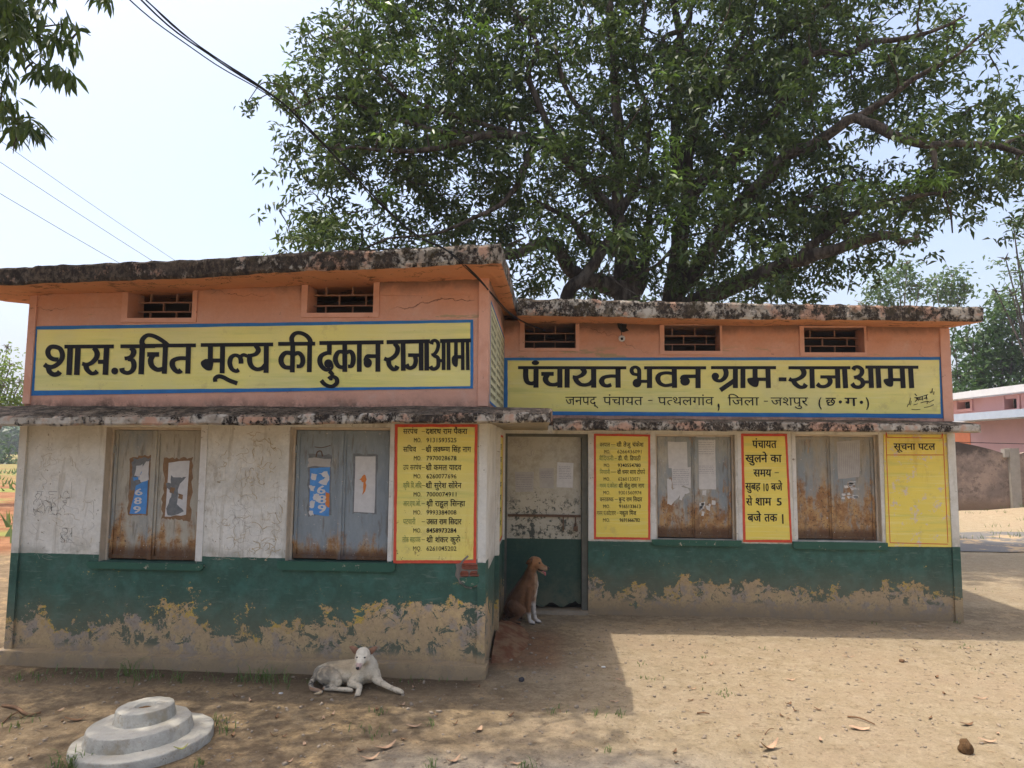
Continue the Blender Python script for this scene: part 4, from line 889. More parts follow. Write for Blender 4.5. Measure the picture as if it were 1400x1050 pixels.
# ploughed field and grass to the far left, dry grass beyond the road
fld = m.mul(m.step(m.x, -7.5, -8.5), m.step(m.y, 9.5, 11)); fc = m.mix(m.step(m.noise(1.4, 5, .7), .40, .6), (.24, .105, .048), (.36, .18, .09)); fc = m.var(fc, m.noise(2.5, 6, .8, stretch=(.3, 2.4, 1)), .55, 1.3)
gz = m.step(m.noise(.25, 4, .6, stretch=(.3, 1.6, 1)), .52, .56); fc = m.mix(gz, fc, m.mix(a3, (.16, .19, .04), (.30, .27, .09)))
c = m.mix(fld, c, fc)
fg = m.mul(m.step(m.y, 24, 40), m.step(a1, .3, .5)); c = m.mix(m.mul(fg, .8), c, (.22, .20, .07))
m.bump(a3, .8, .02); m.bump(a4, .6, .006); m.bump(a2, .7, .05)
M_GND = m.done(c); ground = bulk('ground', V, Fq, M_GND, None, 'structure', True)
# grey road strip behind the right block
m = Mt('worn_asphalt', .95, .1); c = m.var((.165, .155, .14), m.noise(30, 6, .7), .7, 1.3); c = m.mix(m.step(m.noise(1.2, 7, .72), .53, .58), c, (.40, .29, .17)); m.bump(m.noise(40, 4), .5, .01); M_RD = m.done(c)
q = MB(); xs = [6.0+i*.8 for i in range(30)]
for k, x in enumerate(xs[:-1]):
    for j in range(6):
        ya, yb = 12.2+j*.45, 12.2+(j+1)*.45; sk = .03
        f_ = lambda X_, Y_: (X_, Y_+ (X_-6)*.10 + .25*noise.noise(Vector((X_*.6, j if Y_ < 13 else 9, 0)))*(1 if (j == 0 and Y_ == ya) or (j == 5 and Y_ == yb) else 0), 0)
        P = [f_(x, ya), f_(xs[k+1], ya), f_(xs[k+1], yb), f_(x, yb)]; q.add([(p[0], p[1], gh(p[0], p[1])+.012) for p in P], [(0, 1, 2, 3)])
q.build('road', M_RD, None, kind='structure')

# ------------------------------------------------------------------ stones, litter, tufts
def icos(mb, c, r, sq=(1, 1, .7), seed=0, sub=1):
    bm = bmesh.new(); bmesh.ops.create_icosphere(bm, subdivisions=sub, radius=1); rr = Vector((seed*1.7, seed*.9, 0))
    vs = [Vector((v.co.x*sq[0], v.co.y*sq[1], v.co.z*sq[2]))*r*(1+.35*noise.noise(v.co*1.7+rr)) + Vector(c) for v in bm.verts]; fs = [[v.index for v in f.verts] for f in bm.faces]; bm.free(); mb.add(vs, fs)
def shaded_zone(x, y): return x < .2+.0*y
M_PEB = plain('pebble_stone', (.27, .215, .155), n=5, lo=.5, hi=1.5); r = random.Random(21)
bm0 = bmesh.new(); bmesh.ops.create_icosphere(bm0, subdivisions=1, radius=1); TV = np.array([v.co[:] for v in bm0.verts]); TF = np.array([[v.index for v in f.verts] for f in bm0.faces]); bm0.free()
Vs = []; Fs = []; n0 = 0
for k in range(9000):
    x = r.uniform(-4.8, 6); y = 3.0+4.1*r.random()**1.2 if r.random() < .9 else r.uniform(7, 16)
    if y > 5.1 and x < -.45: continue
    if y > 7.0 and x < 4.2: continue
    s = .003+.012*r.random()**5; a = r.uniform(.6, 1.4); z = gh(x, y)
    Vs.append(TV*np.array([s*a, s/a, s*.7])*(1+.3*rng.standard_normal((len(TV), 1)))+np.array([x, y, z+s*.25])); Fs.append(TF+n0); n0 += len(TV)
bulk('pebbles', np.concatenate(Vs), np.concatenate(Fs), M_PEB, None, 'stuff')
# straw, bits of twig and leaf crumbs
M_LIT = plain('dry_litter', (.26, .17, .095), n=3, lo=.35, hi=1.6); Vs = []; Fs = []; n0 = 0
for k in range(4800):
    x = r.uniform(-4.8, 6); y = 3.0+4.2*r.random()
    if y > 5.1 and x < -.45: continue
    if y > 7.15: continue
    a = r.uniform(0, 6.28); L_ = .006+.022*r.random()**3; w_ = .0012+.006*r.random()**4; d = np.array([math.cos(a), math.sin(a), .15*r.uniform(-1, 1)]); p_ = np.array([-d[1], d[0], 0]); c_ = np.array([x, y, gh(x, y)+.004+.003*r.random()])
    Vs.append(np.array([c_-d*L_, c_-p_*w_+[0, 0, .002], c_+d*L_, c_+p_*w_+[0, 0, .003]])); Fs.append(np.array([[0, 1, 2, 3]])+n0); n0 += 4
bulk('leaf_crumbs', np.concatenate(Vs), np.concatenate(Fs), M_LIT, None, 'stuff')
def leafmat(name, c1, c2, rough=.5, spec=.4, trans=.25):
    m = Mt(name, rough, spec); rnd = m.N.new('ShaderNodeNewGeometry').outputs['Random Per Island']
    c = m.mix(rnd, c1, c2); c = m.mix(m.step(m.noise(1.1, 3), .45, .65), c, m.mix(rnd, c2, c1))
    m._in(m.b.inputs['Base Color'], c)
    tr = m.N.new('ShaderNodeBsdfTranslucent'); m._in(tr.inputs[0], m.var(c, rnd, 1.2, 2.2)); mx = m.N.new('ShaderNodeMixShader'); mx.inputs[0].default_value = trans
    m.L.new(m.b.outputs[0], mx.inputs[1]); m.L.new(tr.outputs[0], mx.inputs[2]); m.L.new(mx.outputs[0], m.N['Material Output'].inputs[0]); return m.m
M_GRS = leafmat('grass_blades', (.055, .115, .02), (.13, .17, .045))
def tuft(px, py, nb, h, spread, q):
    g = gnd(px, py)
    for k in range(nb):
        a = random.uniform(0, 6.28); b_ = g+Vector((random.gauss(0, spread), random.gauss(0, spread), 0)); b_.z = gh(b_.x, b_.y); l = h*random.uniform(.5, 1.2); d = Vector((math.cos(a), math.sin(a), 0)); s_ = Vector((-d.y, d.x, 0))*.0028
        m1 = b_+d*l*.25+Vector((0, 0, l*.6)); tp = b_+d*l*.8+Vector((0, 0, l*.75)); q.add([b_-s_, b_+s_, m1+s_*.8, m1-s_*.8, tp], [(0, 1, 2, 3), (3, 2, 4)])
q = MB()
for px, py, nb, h, sp_ in ((175, 922, 26, .13, .05), (190, 930, 14, .10, .05), (60, 920, 20, .05, .06), (100, 918, 12, .05, .05), (240, 930, 22, .09, .04), (365, 928, 34, .12, .07), (345, 930, 20, .10, .05), (385, 934, 20, .08, .05), (520, 975, 14, .05, .03), (505, 1001, 18, .05, .05), (300, 985, 20, .06, .04), (310, 1000, 12, .06, .04),
     (290, 926, 14, .06, .05), (420, 932, 10, .05, .04), (560, 930, 10, .05, .05), (610, 928, 8, .05, .04), (130, 924, 16, .07, .05), (25, 925, 14, .07, .05), (210, 926, 14, .06, .03), (330, 929, 12, .07, .03), (1310, 850, 8, .04, .03), (1200, 851, 5, .03, .03),
     (590, 990, 8, .05, .02), (590, 1046, 10, .06, .02), (100, 1040, 30, .10, .05), (85, 1048, 24, .08, .05), (240, 1022, 6, .05, .03), (985, 945, 22, .035, .05), (875, 905, 8, .03, .03), (880, 926, 12, .03, .04), (848, 978, 12, .05, .02), (815, 976, 10, .05, .03), (720, 1045, 20, .05, .03), (835, 1028, 8, .05, .02), (640, 925, 14, .05, .03), (765, 968, 6, .04, .03),
     (1340, 806, 8, .03, .05), (1318, 884, 10, .03, .06), (1047, 886, 6, .03, .05), (1335, 917, 6, .02, .03), (960, 896, 5, .03, .02), (268, 1045, 10, .05, .03), (30, 985, 20, .06, .06), (660, 905, 8, .05, .02), (757, 975, 6, .05, .02)):
    tuft(px, py, nb, h, sp_, q)
for k in range(260):
    x = random.uniform(7.5, 22); y = random.uniform(13, 19.5)
    if noise.noise(Vector((x*.5, y*.9, 4))) < .12: continue
    for j in range(5):
        b_ = Vector((x+random.gauss(0, .1), y+random.gauss(0, .1), gh(x, y))); a = random.uniform(0, 6.28); q.add([b_, b_+Vector((.012, 0, 0)), b_+Vector((.05*math.cos(a), .05*math.sin(a), random.uniform(.05, .12)))], [(0, 1, 2)])
for k in range(3200):
    x = random.uniform(-34, -7); y = random.uniform(11, 46); 
    if noise.noise(Vector((x*.12, y*.25, 9))) < .05: continue
    b_ = Vector((x, y, gh(x, y))); a = random.uniform(0, 6.28); s_ = .4; q.add([b_, b_+Vector((.08, .03, 0)), b_+Vector((.15*math.cos(a), .15*math.sin(a), random.uniform(.12, .35)))], [(0, 1, 2)])
q.build('grass_tufts', M_GRS, None, kind='stuff')
M_DL = plain('dead_leaf', (.42, .27, .17), .75, .2, n=25, lo=.6, hi=1.3); M_DL2 = plain('dead_leaf_brown', (.17, .095, .05), .8, .2, n=25, lo=.6, hi=1.4); M_DL3 = plain('yellow_green_leaf', (.28, .28, .06), .6, .3, n=20)
def dry_leaf(px, py, L_, W_, ang, curl, mat, label, z=0., grp='fallen leaves on the ground'):
    g = gnd(px, py, z) if z else gnd(px, py); g.z = z if z else gh(g.x, g.y)
    n = 7; v = []; f = []; ca, sa = math.cos(ang), math.sin(ang)
    for i in range(n+1):
        t = i/n; w_ = W_*math.sin(math.pi*(.06+.9*t))**.8; x = (t-.5)*L_; zz = .006+curl*L_*(2*t-1)**2+.003*math.sin(7*t)
        for s_ in (-1, 0, 1): xx, yy = x, s_*w_*.5; v.append(g+Vector((xx*ca-yy*sa, xx*sa+yy*ca, zz+(.35*w_*curl*2 if s_ else 0))))
    for i in range(n):
        for j in range(2): a_ = i*3+j; f.append([a_, a_+1, a_+4, a_+3])
    b = len(v); v += [p-Vector((0, 0, .0012)) for p in v]; f += [[k+b for k in q_][::-1] for q_ in f]
    o = obj('dry_leaf', v, f, mat, None, True, origin=g); return tag(o, label, 'leaf', grp)
for a in ((1052, 1024, .13, .035, .5, .35, M_DL, 'large curled tan leaf with upturned tip on the sunny sand at the bottom'), (1175, 997, .11, .045, -.2, .1, M_DL, 'flat pinkish torn leaf lying next to a dark twig on the sand'),
          (1122, 1013, .05, .02, 1.3, .2, M_DL, 'small upright pale leaf just left of the pink torn leaf'), (1322, 990, .08, .03, .1, .15, M_DL2, 'dark leaf lying above the brown clod of dung'), (1350, 1013, .09, .03, -.3, .15, M_DL, 'pale leaf beside the brown clod, to its right'),
          (1340, 955, .09, .02, -.1, .1, M_DL, 'thin tan leaf by the right edge of the sunny ground'), (1081, 928, .06, .035, .0, .1, M_DL, 'small cream leaf in the middle of the sunny ground'), (527, 1020, .13, .032, .75, .2, M_DL, 'long tan leaf lying in the shade below the white dog'),
          (506, 1036, .10, .028, .5, .25, M_DL, 'tan curled leaf lowest of the pair below the white dog'), (566, 993, .09, .025, .3, .15, M_DL, 'pale leaf right of the small grass sprig in the shade'), (655, 996, .07, .03, 1.2, .2, M_DL, 'reddish tan leaf standing on edge in the shade'),
          (620, 1039, .09, .026, .8, .25, M_DL, 'tan leaf near the bottom edge in the shade'), (705, 1041, .06, .025, .1, .1, M_DL, 'small pink leaf beside the grass tuft at the bottom edge'), (848, 928, .07, .02, -.3, .1, M_DL, 'brown leaf lying on the edge of the roof shadow'),
          (1078, 963, .05, .03, .5, .2, M_DL2, 'small rusty brown leaf in the middle of the sand'), (1118, 970, .05, .02, -.5, .2, M_DL2, 'brown leaf right of the small rusty leaf'), (922, 1028, .05, .02, 1., .2, M_DL2, 'small rusty leaf at the lower middle of the sand'),
          (1160, 897, .10, .02, .0, .05, M_DL, 'pale thin leaf in the sunny ground below the hours board'), (104, 982, .12, .03, .4, .2, M_DL2, 'dark brown leaf on the soil above the concrete base'), (840, 958, .06, .02, .2, .1, M_DL, 'short tan leaf at the corner of the roof shadow')):
    dry_leaf(*a)
for k in range(60):
    px, py = (random.uniform(20, 700), random.uniform(935, 1045)) if k < 40 else (random.uniform(900, 1390), random.uniform(880, 1045))
    if 90 < px < 300 and py > 955: continue
    if 410 < px < 550 and py < 960: continue
    dry_leaf(px, py, random.uniform(.025, .06), random.uniform(.01, .02), random.uniform(0, 6), random.uniform(.05, .3), M_DL2 if k % 3 else M_DL, 'small dry brown leaf scrap lying on the bare ground', grp='small leaf scraps on the ground')
def twig(pts, r0, label):
    P = [gnd(*p) for p in pts]; 
    for p, h in zip(P, [.006, .014, .01, .018, .006]): p.z = gh(p.x, p.y)+h
    q = MB(); q.tube(smooth_path(P, 3), [r0*(1-.5*k/(len(P)*3)) for k in range((len(P)-1)*3+1)], 6); o = q.build('twig', M_DL2, None, smooth=True, origin=P[0]); return tag(o, label, 'twig')
twig([(1159, 982), (1175, 986), (1196, 993)], .006, 'dark twig lying on the sand behind the pink torn leaf'); twig([(953, 974), (962, 975), (970, 976)], .006, 'short dark stick on the sunny sand')
twig([(4, 962), (22, 966), (38, 975), (56, 974)], .012, 'crooked dark root on the soil at the left edge'); twig([(4, 985), (14, 978), (26, 970)], .006, 'thin twig leaning under the crooked root at the left edge')
twig([(1046, 1005), (1052, 1000), (1058, 998)], .003, 'tiny twig lying above the large curled leaf')
# clod, stones
def stone(px, py, r, label, mat, sq=(1, 1, .8), name='stone', cat='stone', sub=2):
    g = gnd(px, py); g.z = gh(g.x, g.y); q = MB(); icos(q, g+Vector((0, 0, r*sq[2]*.6)), r, sq, px, sub); o = q.build(name, mat, None, smooth=True, origin=g); return tag(o, label, cat)
def clodm():
    m = Mt('crumbly_dung', .95, .1); n1 = m.noise(60, 7, .75); c = m.var((.15, .085, .04), n1, .4, 1.6); m.bump(n1, 1., .02); return m.done(c)
M_CLD = clodm(); stone(1320, 1028, .036, 'brown crumbly clod on the sand near the bottom right', M_CLD, (1, .9, 1.25), 'dung_clod', 'clod', 3)
M_DST = plain('dark_stone', (.045, .042, .045), .7, n=30); stone(713, 929, .022, 'small dark round stone in the shade left of the roof shadow edge', M_DST)
stone(1233, 906, .020, 'small dark brown stone in the sunny sand', M_DL2); stone(825, 909, .017, 'small white chip on the shaded ground by the shadow edge', M_PAP, (1, .7, .4)); stone(788, 966, .016, 'small grey pebble near the front end of the roof shadow', M_PEB)
stone(384, 946, .016, 'small white chip on the soil left of the white dog', M_PAP, (1, .8, .3))
# reddish earth heap in the porch corner
q = MB(); n = 26; c0 = gnd(688, 885); v = []; f = []
for i in range(n+1):
    for j in range(n+1):
        u, t = i/n*2-1, j/n*2-1; x, y = c0.x-.08+u*.30, c0.y+.30+t*.75; d = math.hypot(u, t); h = max(0, 1-d**1.5)*.12*(1-.25*u)+.018*noise.noise(Vector((x*9, y*9, 0)))*(1 if d < 1 else 0); v.append((max(x, -.40), y, gh(x, y)+h-.008))
for i in range(n):
    for j in range(n): a_ = i*(n+1)+j; f.append([a_, a_+n+1, a_+n+2, a_+1])
m = Mt('red_earth', .95, .1); n1 = m.noise(30, 7, .78); m.bump(n1, .9, .03); o = obj('earth_heap', v, f, m.done(m.var(m.mix(m.step(m.noise(8, 5), .4, .6), (.22, .095, .05), (.30, .18, .10)), n1, .5, 1.4)), None, True, 'structure')

# ------------------------------------------------------------------ round concrete base
def concm():
    m = Mt('cast_concrete', .85, .25); n1 = m.noise(5, 6, .65); n2 = m.noise(30, 7, .72)
    c = m.var(m.mix(m.step(n1, .4, .65), (.42, .395, .33), (.30, .28, .23)), n2, .62, 1.3); c = m.mix(m.mul(m.step(m.noise(11, 8, .78), .52, .6), .5), c, (.24, .19, .12)); c = m.mix(m.mul(m.step(n1, .54, .66), .6), c, (.30, .24, .14)); c = m.mix(m.step(m.noise(38, 4, .7), .685, .70), c, (.05, .045, .04))
    nz = m.N.new('ShaderNodeSeparateXYZ'); m.L.new(m.nor, nz.inputs[0]); c = m.mix(m.mul(m.step(nz.outputs[2], .6, .9), .5), c, (.46, .43, .36))
    m.bump(n2, .7, .010); m.bump(m.noise(150, 3), .5, .003); return m.done(c)
M_CON = concm()
cb = gnd(190, 1012); cb.z = 0
base = thing('well_base', cb, 'round stepped grey concrete base with a hole in its top at the lower left', 'concrete base')
def ring_mesh(name, cx, cy, prof, mat, n=72, tilt=(0, 0), seed=1):
    v = []; f = []
    for (r_, z_) in prof:
        for k in range(n):
            a = 2*math.pi*k/n; rr_ = r_*(1+.012*noise.noise(Vector((math.cos(a)*1.5, math.sin(a)*1.5, seed+z_*9)))) ; rr_ *= 1+.02*noise.noise(Vector((math.cos(a)*6, math.sin(a)*6, z_*20+seed))); x, y = cx+rr_*math.cos(a), cy+rr_*math.sin(a); x, y = cb.x+(x-cb.x)*.86, cb.y+(y-cb.y)*.86; z_s = z_*.71; v.append(Vector((x, y, z_s+(x-cb.x)*tilt[0]+(y-cb.y)*tilt[1]+.004*noise.noise(Vector((x*22, y*22, z_*9))))))
    for i in range(len(prof)-1): f += [[i*n+k, i*n+(k+1) % n, (i+1)*n+(k+1) % n, (i+1)*n+k] for k in range(n)]
    return obj(name, v, f, mat, base, True)
tl = (.05, .0)
ring_mesh('bottom_disc', cb.x+.03, cb.y, [(.415, -.06), (.415, .024), (.411, .033), (.404, .037), (.34, .043), (.28, .044), (.05, .044)], M_CON, tilt=tl)
ring_mesh('middle_tier', cb.x-.0, cb.y-.0, [(.318, .03), (.299, .132), (.295, .139), (.287, .142), (.22, .147), (.12, .148), (.03, .148)], M_CON, tilt=tl, seed=4)
ring_mesh('top_tier', cb.x+.005, cb.y+.045, [(.186, .14), (.170, .230), (.167, .238), (.159, .242), (.11, .244), (.066, .245), (.060, .238), (.056, .205), (.01, .200)], M_CON, tilt=tl, seed=7)
q = MB(); icos(q, (cb.x+.004, cb.y+.039, .147), .045, (1, 1, .30), 3, 3); q.build('earth_filling', M_CLD, base, smooth=True)
dry_leaf(247, 1026, .07, .02, .6, .3, M_DL3, 'yellow green leaf curled on the lowest concrete step', z=.040)

# ------------------------------------------------------------------ dogs
def voxel_body(name, segs, colfn, mat, parent, vox=.0045, smooth_it=2, shape=None):
    """segs: list of chains [(x,y,z,r)...] swept with spheres, fused into one skin"""
    bm = bmesh.new()
    for ch in segs:
        for (p, q) in zip(ch[:-1], ch[1:]):
            p0, q0 = Vector(p[:3]), Vector(q[:3]); L_ = (q0-p0).length; k = max(2, int(L_/(min(p[3], q[3])*.35))+1)
            for i in range(k+1):
                t = i/k; t2 = t; c_ = p0.lerp(q0, t); r_ = p[3]*(1-t2)+q[3]*t2; M_ = Matrix.Translation(c_)
                sq = p[4] if len(p) > 4 else None
                if sq: M_ = M_ @ Matrix.Diagonal((*sq, 1))
                bmesh.ops.create_icosphere(bm, subdivisions=2, radius=r_, matrix=M_)
    me = bpy.data.meshes.new(name); bm.to_mesh(me); bm.free(); o = bpy.data.objects.new(name, me); COL.objects.link(o)
    md = o.modifiers.new('r', 'REMESH'); md.mode = 'VOXEL'; md.voxel_size = vox; s = o.modifiers.new('s', 'SMOOTH'); s.factor = .5; s.iterations = smooth_it
    dg = bpy.context.evaluated_depsgraph_get(); me2 = bpy.data.meshes.new_from_object(o.evaluated_get(dg)); o.modifiers.clear(); o.data = me2; bpy.data.meshes.remove(me)
    at = me2.color_attributes.new('coat', 'FLOAT_COLOR', 'POINT')
    for i, v in enumerate(me2.vertices): at.data[i].color = (*colfn(v.co), 1)
    me2.polygons.foreach_set('use_smooth', [True]*len(me2.polygons)); me2.materials.clear(); me2.materials.append(mat); o.parent = parent; return o
def coat(name):
    m = Mt(name, .75, .2); a = m.N.new('ShaderNodeVertexColor'); a.layer_name = 'coat'; n1 = m.noise(70, 5, .7, vec=m.obj_pos(), stretch=(.5, 1, 1.2)); n2 = m.noise(220, 3, .7, vec=m.obj_pos(), stretch=(1, 1, .35))
    c = m.var(a.outputs[0], n1, .72, 1.22); m.bump(n2, .5, .003); m.bump(n1, .3, .004); m.b.inputs['Sheen Weight'].default_value = .15; return m.done(c)
M_COAT = coat('short_fur'); M_EYE = plain('dog_eye', (.008, .006, .005), .15, .6, n=5); M_NOSE = plain('dog_nose', (.018, .014, .014), .4, .5); M_TNG = plain('tongue_pink', (.55, .14, .15), .35, .5)
M_EAR = plain('ear_inner', (.22, .085, .055), .8)
def mixc(a, b, t): t = min(1, max(0, t)); return tuple(a[i]*(1-t)+b[i]*t for i in range(3))
def sstep(v, a, b): t = min(1, max(0, (v-a)/(b-a))); return t*t*(3-2*t)
def claws(o, pts, M_): pass
# white dog lying by the plinth
g1 = gnd(488, 949); g1.z = gh(g1.x, g1.y)+.002
dog1 = thing('dog', g1, 'white dog with brown ears lying on the soil in front of the plinth', 'dog')
segs = [[(.012, .10, .222, .050), (.012, .085, .232, .050)], [(.012, .075, .222, .042), (.006, .035, .195, .027), (.004, .012, .176, .019), (.003, .002, .169, .015)], [(.004, .045, .186, .022), (.004, .012, .163, .012)],
        [(-.012, .085, .208, .030), (.036, .085, .208, .030)],
        [(.012, .115, .215, .042), (.030, .150, .165, .052), (.030, .165, .125, .070), (.020, .175, .095, .078)], [(.030, .16, .13, .066), (.052, .14, .10, .055)],
        [(.020, .175, .095, .078), (-.07, .195, .098, .074), (-.16, .205, .092, .066), (-.24, .20, .083, .066), (-.295, .195, .070, .058)], [(-.02, .16, .075, .065), (-.12, .17, .07, .055), (-.2, .17, .06, .05)],
        [(.075, .145, .095, .043), (.105, .115, .062, .030), (.135, .095, .050, .022), (.200, .062, .033, .0175), (.235, .048, .026, .017), (.262, .040, .019, .019), (.288, .034, .015, .014)],
        [(-.02, .12, .075, .045), (-.062, .085, .042, .028), (-.02, .062, .040, .022), (.004, .045, .040, .020), (.010, .022, .033, .018), (.011, -.005, .020, .019), (.012, -.022, .014, .015)],
        [(-.28, .155, .075, .050), (-.235, .12, .075, .062), (-.185, .105, .070, .048), (-.150, .085, .046, .026)], [(-.150, .085, .040, .022), (-.205, .06, .020, .017), (-.23, .055, .018, .017)], [(-.23, .055, .018, .016), (-.14, .045, .018, .014), (-.075, .04, .018, .016), (-.045, .036, .015, .013)],
        [(-.335, .17, .05, .022), (-.345, .11, .024, .016), (-.315, .045, .016, .015), (-.265, .018, .015, .013), (-.235, -.004, .014, .012), (-.245, -.022, .012, .009), (-.275, -.034, .011, .005)]]
for sx in (-1, 1):                      # toes and brow ridges
    segs.append([(.012+sx*.020, .052, .228, .014), (.012+sx*.030, .06, .238, .013)])
for (bx, by) in ((.290, .034), (.012, -.028)):
    for k in range(4): segs.append([(bx-(.006 if bx > .1 else 0)+(0 if bx > .1 else (k-1.5)*.009), by+((k-1.5)*.008 if bx > .1 else .002), .013, .0068), (bx+(.008 if bx > .1 else (k-1.5)*.009), by+((k-1.5)*.008 if bx > .1 else -.008), .009, .0058)])
def col1(p):
    c = (.60, .51, .37)
    c = mixc(c, (.74, .66, .52), sstep(p.z, .12, .2)*.8); c = mixc(c, (.48, .33, .16), .6*sstep(p.x, .0, -.06)*sstep(p.z, .08, .13)*sstep(noise.noise(p*9), -.3, .3))
    d = sstep(p.x, -.13, -.22)*sstep(p.z, .175, .11); c = mixc(c, (.13, .115, .09), d*.75*sstep(noise.noise(p*34), -.6, .1)); c = mixc(c, (.05, .045, .038), d*sstep(noise.noise(p*55+Vector((3, 0, 0))), .0, .3)*sstep(p.z, .09, .03))
    if p.z < .028 and p.x < -.23 and p.y < .08: c = mixc((.28, .15, .08), (.6, .45, .25), sstep(p.y, .0, -.025))
    c = mixc(c, (.25, .20, .14), .6*sstep(p.z, .035, .0)); 
    c = mixc(c, (.22, .17, .12), .5*sstep(noise.noise(p*60), .15, .5)*sstep(p.z, .2, .02)+.25*sstep(noise.noise(p*18+Vector((7, 1, 0))), .1, .5))
    if p.y < .03 and .15 < p.z < .20 and abs(p.x-.003) < .03: c = mixc(c, (.38, .20, .18), sstep(p.y, .03, .005)*.7)
    return c
bd1 = voxel_body('body', segs, col1, M_COAT, dog1)
def fur(body, n, ln, flow, seed, name='fur'):
    """short hairs lying along the coat"""
    me = body.data; g = random.Random(seed); cols = me.color_attributes['coat'].data; q = []; cc = []; fs = []; P = me.polygons; B = base_of(body.parent)
    for k in range(n):
        p = P[g.randrange(len(P))]; vi = p.vertices[g.randrange(len(p.vertices))]; c = p.center+Vector((g.uniform(-1, 1), g.uniform(-1, 1), g.uniform(-1, 1)))*.002; nr = p.normal
        if c.z < .03: continue
        d = (flow(c)-nr*flow(c).dot(nr)); d = (d.normalized() if d.length > .1 else nr.orthogonal())+nr*g.uniform(.25, .6)+Vector((g.gauss(0, .2), g.gauss(0, .2), g.gauss(0, .2))); d = d.normalized()*ln*g.uniform(.5, 1.2); s = d.cross(nr).normalized()*.0009
        if abs(c.y) < .06 and c.y < .05 and c.z > .15 and body.parent is dog1: d *= .4
        b = len(q); q += [c-s, c+s, c+d]; fs.append([b, b+1, b+2]); cl = cols[vi].color; k_ = g.uniform(.75, 1.2); cc += [(cl[0]*k_, cl[1]*k_, cl[2]*k_, 1)]*3
    o = obj(name, [p+B for p in q], fs, M_COAT, body.parent, kind='stuff'); at = o.data.color_attributes.new('coat', 'FLOAT_COLOR', 'POINT'); at.data.foreach_set('color', np.array(cc, dtype=np.float32).ravel()); return o
def prim(parts_, name, mat, parent):       # small blobs, local coordinates
    q = MB()
    for (c_, r_, sq) in parts_: icos(q, Vector(c_)+base_of(parent), r_, sq, 0, 2)
    return q.build(name, mat, parent, smooth=True)
fur(bd1, 16000, .009, lambda p: Vector((-1, .1, -.35)) if p.z > .03 else Vector((.3, -.5, -.4)), 4)
prim([((.003, -.009, .172), .0115, (1.15, .8, .8))], 'nose', M_NOSE, dog1)
for sx in (-1, 1): prim([((.010+sx*.021, .041, .226), .0095, (1.3, .7, .6))], 'eye', M_EYE, dog1)
def ear(parent, P, mat, name='ear', th=.006):
    B = base_of(parent); P = [Vector(p) for p in P]; n_ = (P[1]-P[0]).cross(P[2]-P[0]).normalized()*th; c_ = sum(P, Vector())/len(P)
    v = [p+B for p in P]+[p+n_+B for p in P]+[c_-n_*.9+B]; k = len(P); f = [[i, (i+1) % k, 2*k] for i in range(k)]+[[k+i for i in range(k)][::-1]]+[[i, i+k, (i+1) % k+k, (i+1) % k] for i in range(k)]
    return obj(name, v, f, mat, parent, True)
M_EARB = plain('ear_brown', (.24, .125, .075), .8, n=60)
for sx in (-1, 1): ear(dog1, [(.012+sx*.030, .105, .262), (.012+sx*.045, .10, .225), (.012+sx*.066, .085, .240), (.012+sx*.096, .085, .280), (.012+sx*.074, .09, .286), (.012+sx*.045, .1, .272)][::-sx], M_EARB)
# brown dog sitting in the porch
g2 = gnd(722, 851); g2.z = gh(g2.x, g2.y)+.002
dog2 = thing('dog', g2, 'brown dog with white chest and paws sitting in the doorway, panting', 'dog')
segs = [[(.050, .06, .560, .056), (.075, .055, .562, .050)], [(.09, .05, .540, .042), (.125, .042, .520, .029), (.150, .038, .511, .024), (.168, .036, .507, .018)], [(.085, .05, .515, .026), (.12, .043, .482, .016), (.148, .039, .462, .012)],
        [(.045, .065, .540, .047), (.028, .075, .48, .050), (.008, .08, .41, .066), (-.01, .085, .35, .088)], [(.03, .07, .42, .058), (.035, .07, .35, .062), (.02, .07, .29, .06)],
        [(-.01, .085, .35, .088), (-.055, .09, .27, .098), (-.10, .10, .19, .108), (-.135, .11, .12, .105)], [(.01, .075, .30, .075), (-.04, .08, .21, .078), (-.10, .09, .12, .08)],
        [(-.13, .035, .15, .075), (-.10, .02, .13, .062), (-.055, .015, .12, .042)], [(-.055, .012, .11, .034), (-.12, .005, .05, .022), (-.17, .0, .028, .020)], [(-.17, .0, .026, .019), (-.11, -.01, .018, .017), (-.08, -.012, .016, .016)],
        [(-.13, .17, .15, .075), (-.06, .175, .12, .045), (-.14, .18, .04, .022), (-.07, .175, .018, .016)],
        [(.01, .04, .32, .048), (.005, .022, .25, .036), (.0, .018, .18, .027), (.006, .012, .10, .020), (.014, .006, .045, .0175), (.024, -.002, .022, .021), (.046, -.006, .016, .018)],
        [(.045, .09, .30, .042), (.046, .085, .22, .030), (.046, .08, .16, .025), (.056, .072, .09, .019), (.066, .066, .04, .0165), (.080, .060, .020, .020), (.104, .057, .015, .017)],
        [(-.22, .14, .06, .026), (-.24, .06, .024, .018), (-.20, -.02, .018, .014), (-.16, -.04, .015, .009)]]
for bx, by in ((.052, -.006), (.110, .057)):
    for k in range(4): segs.append([(bx, by+(k-1.5)*.010, .012, .008), (bx+.010, by+(k-1.5)*.010, .009, .006)])
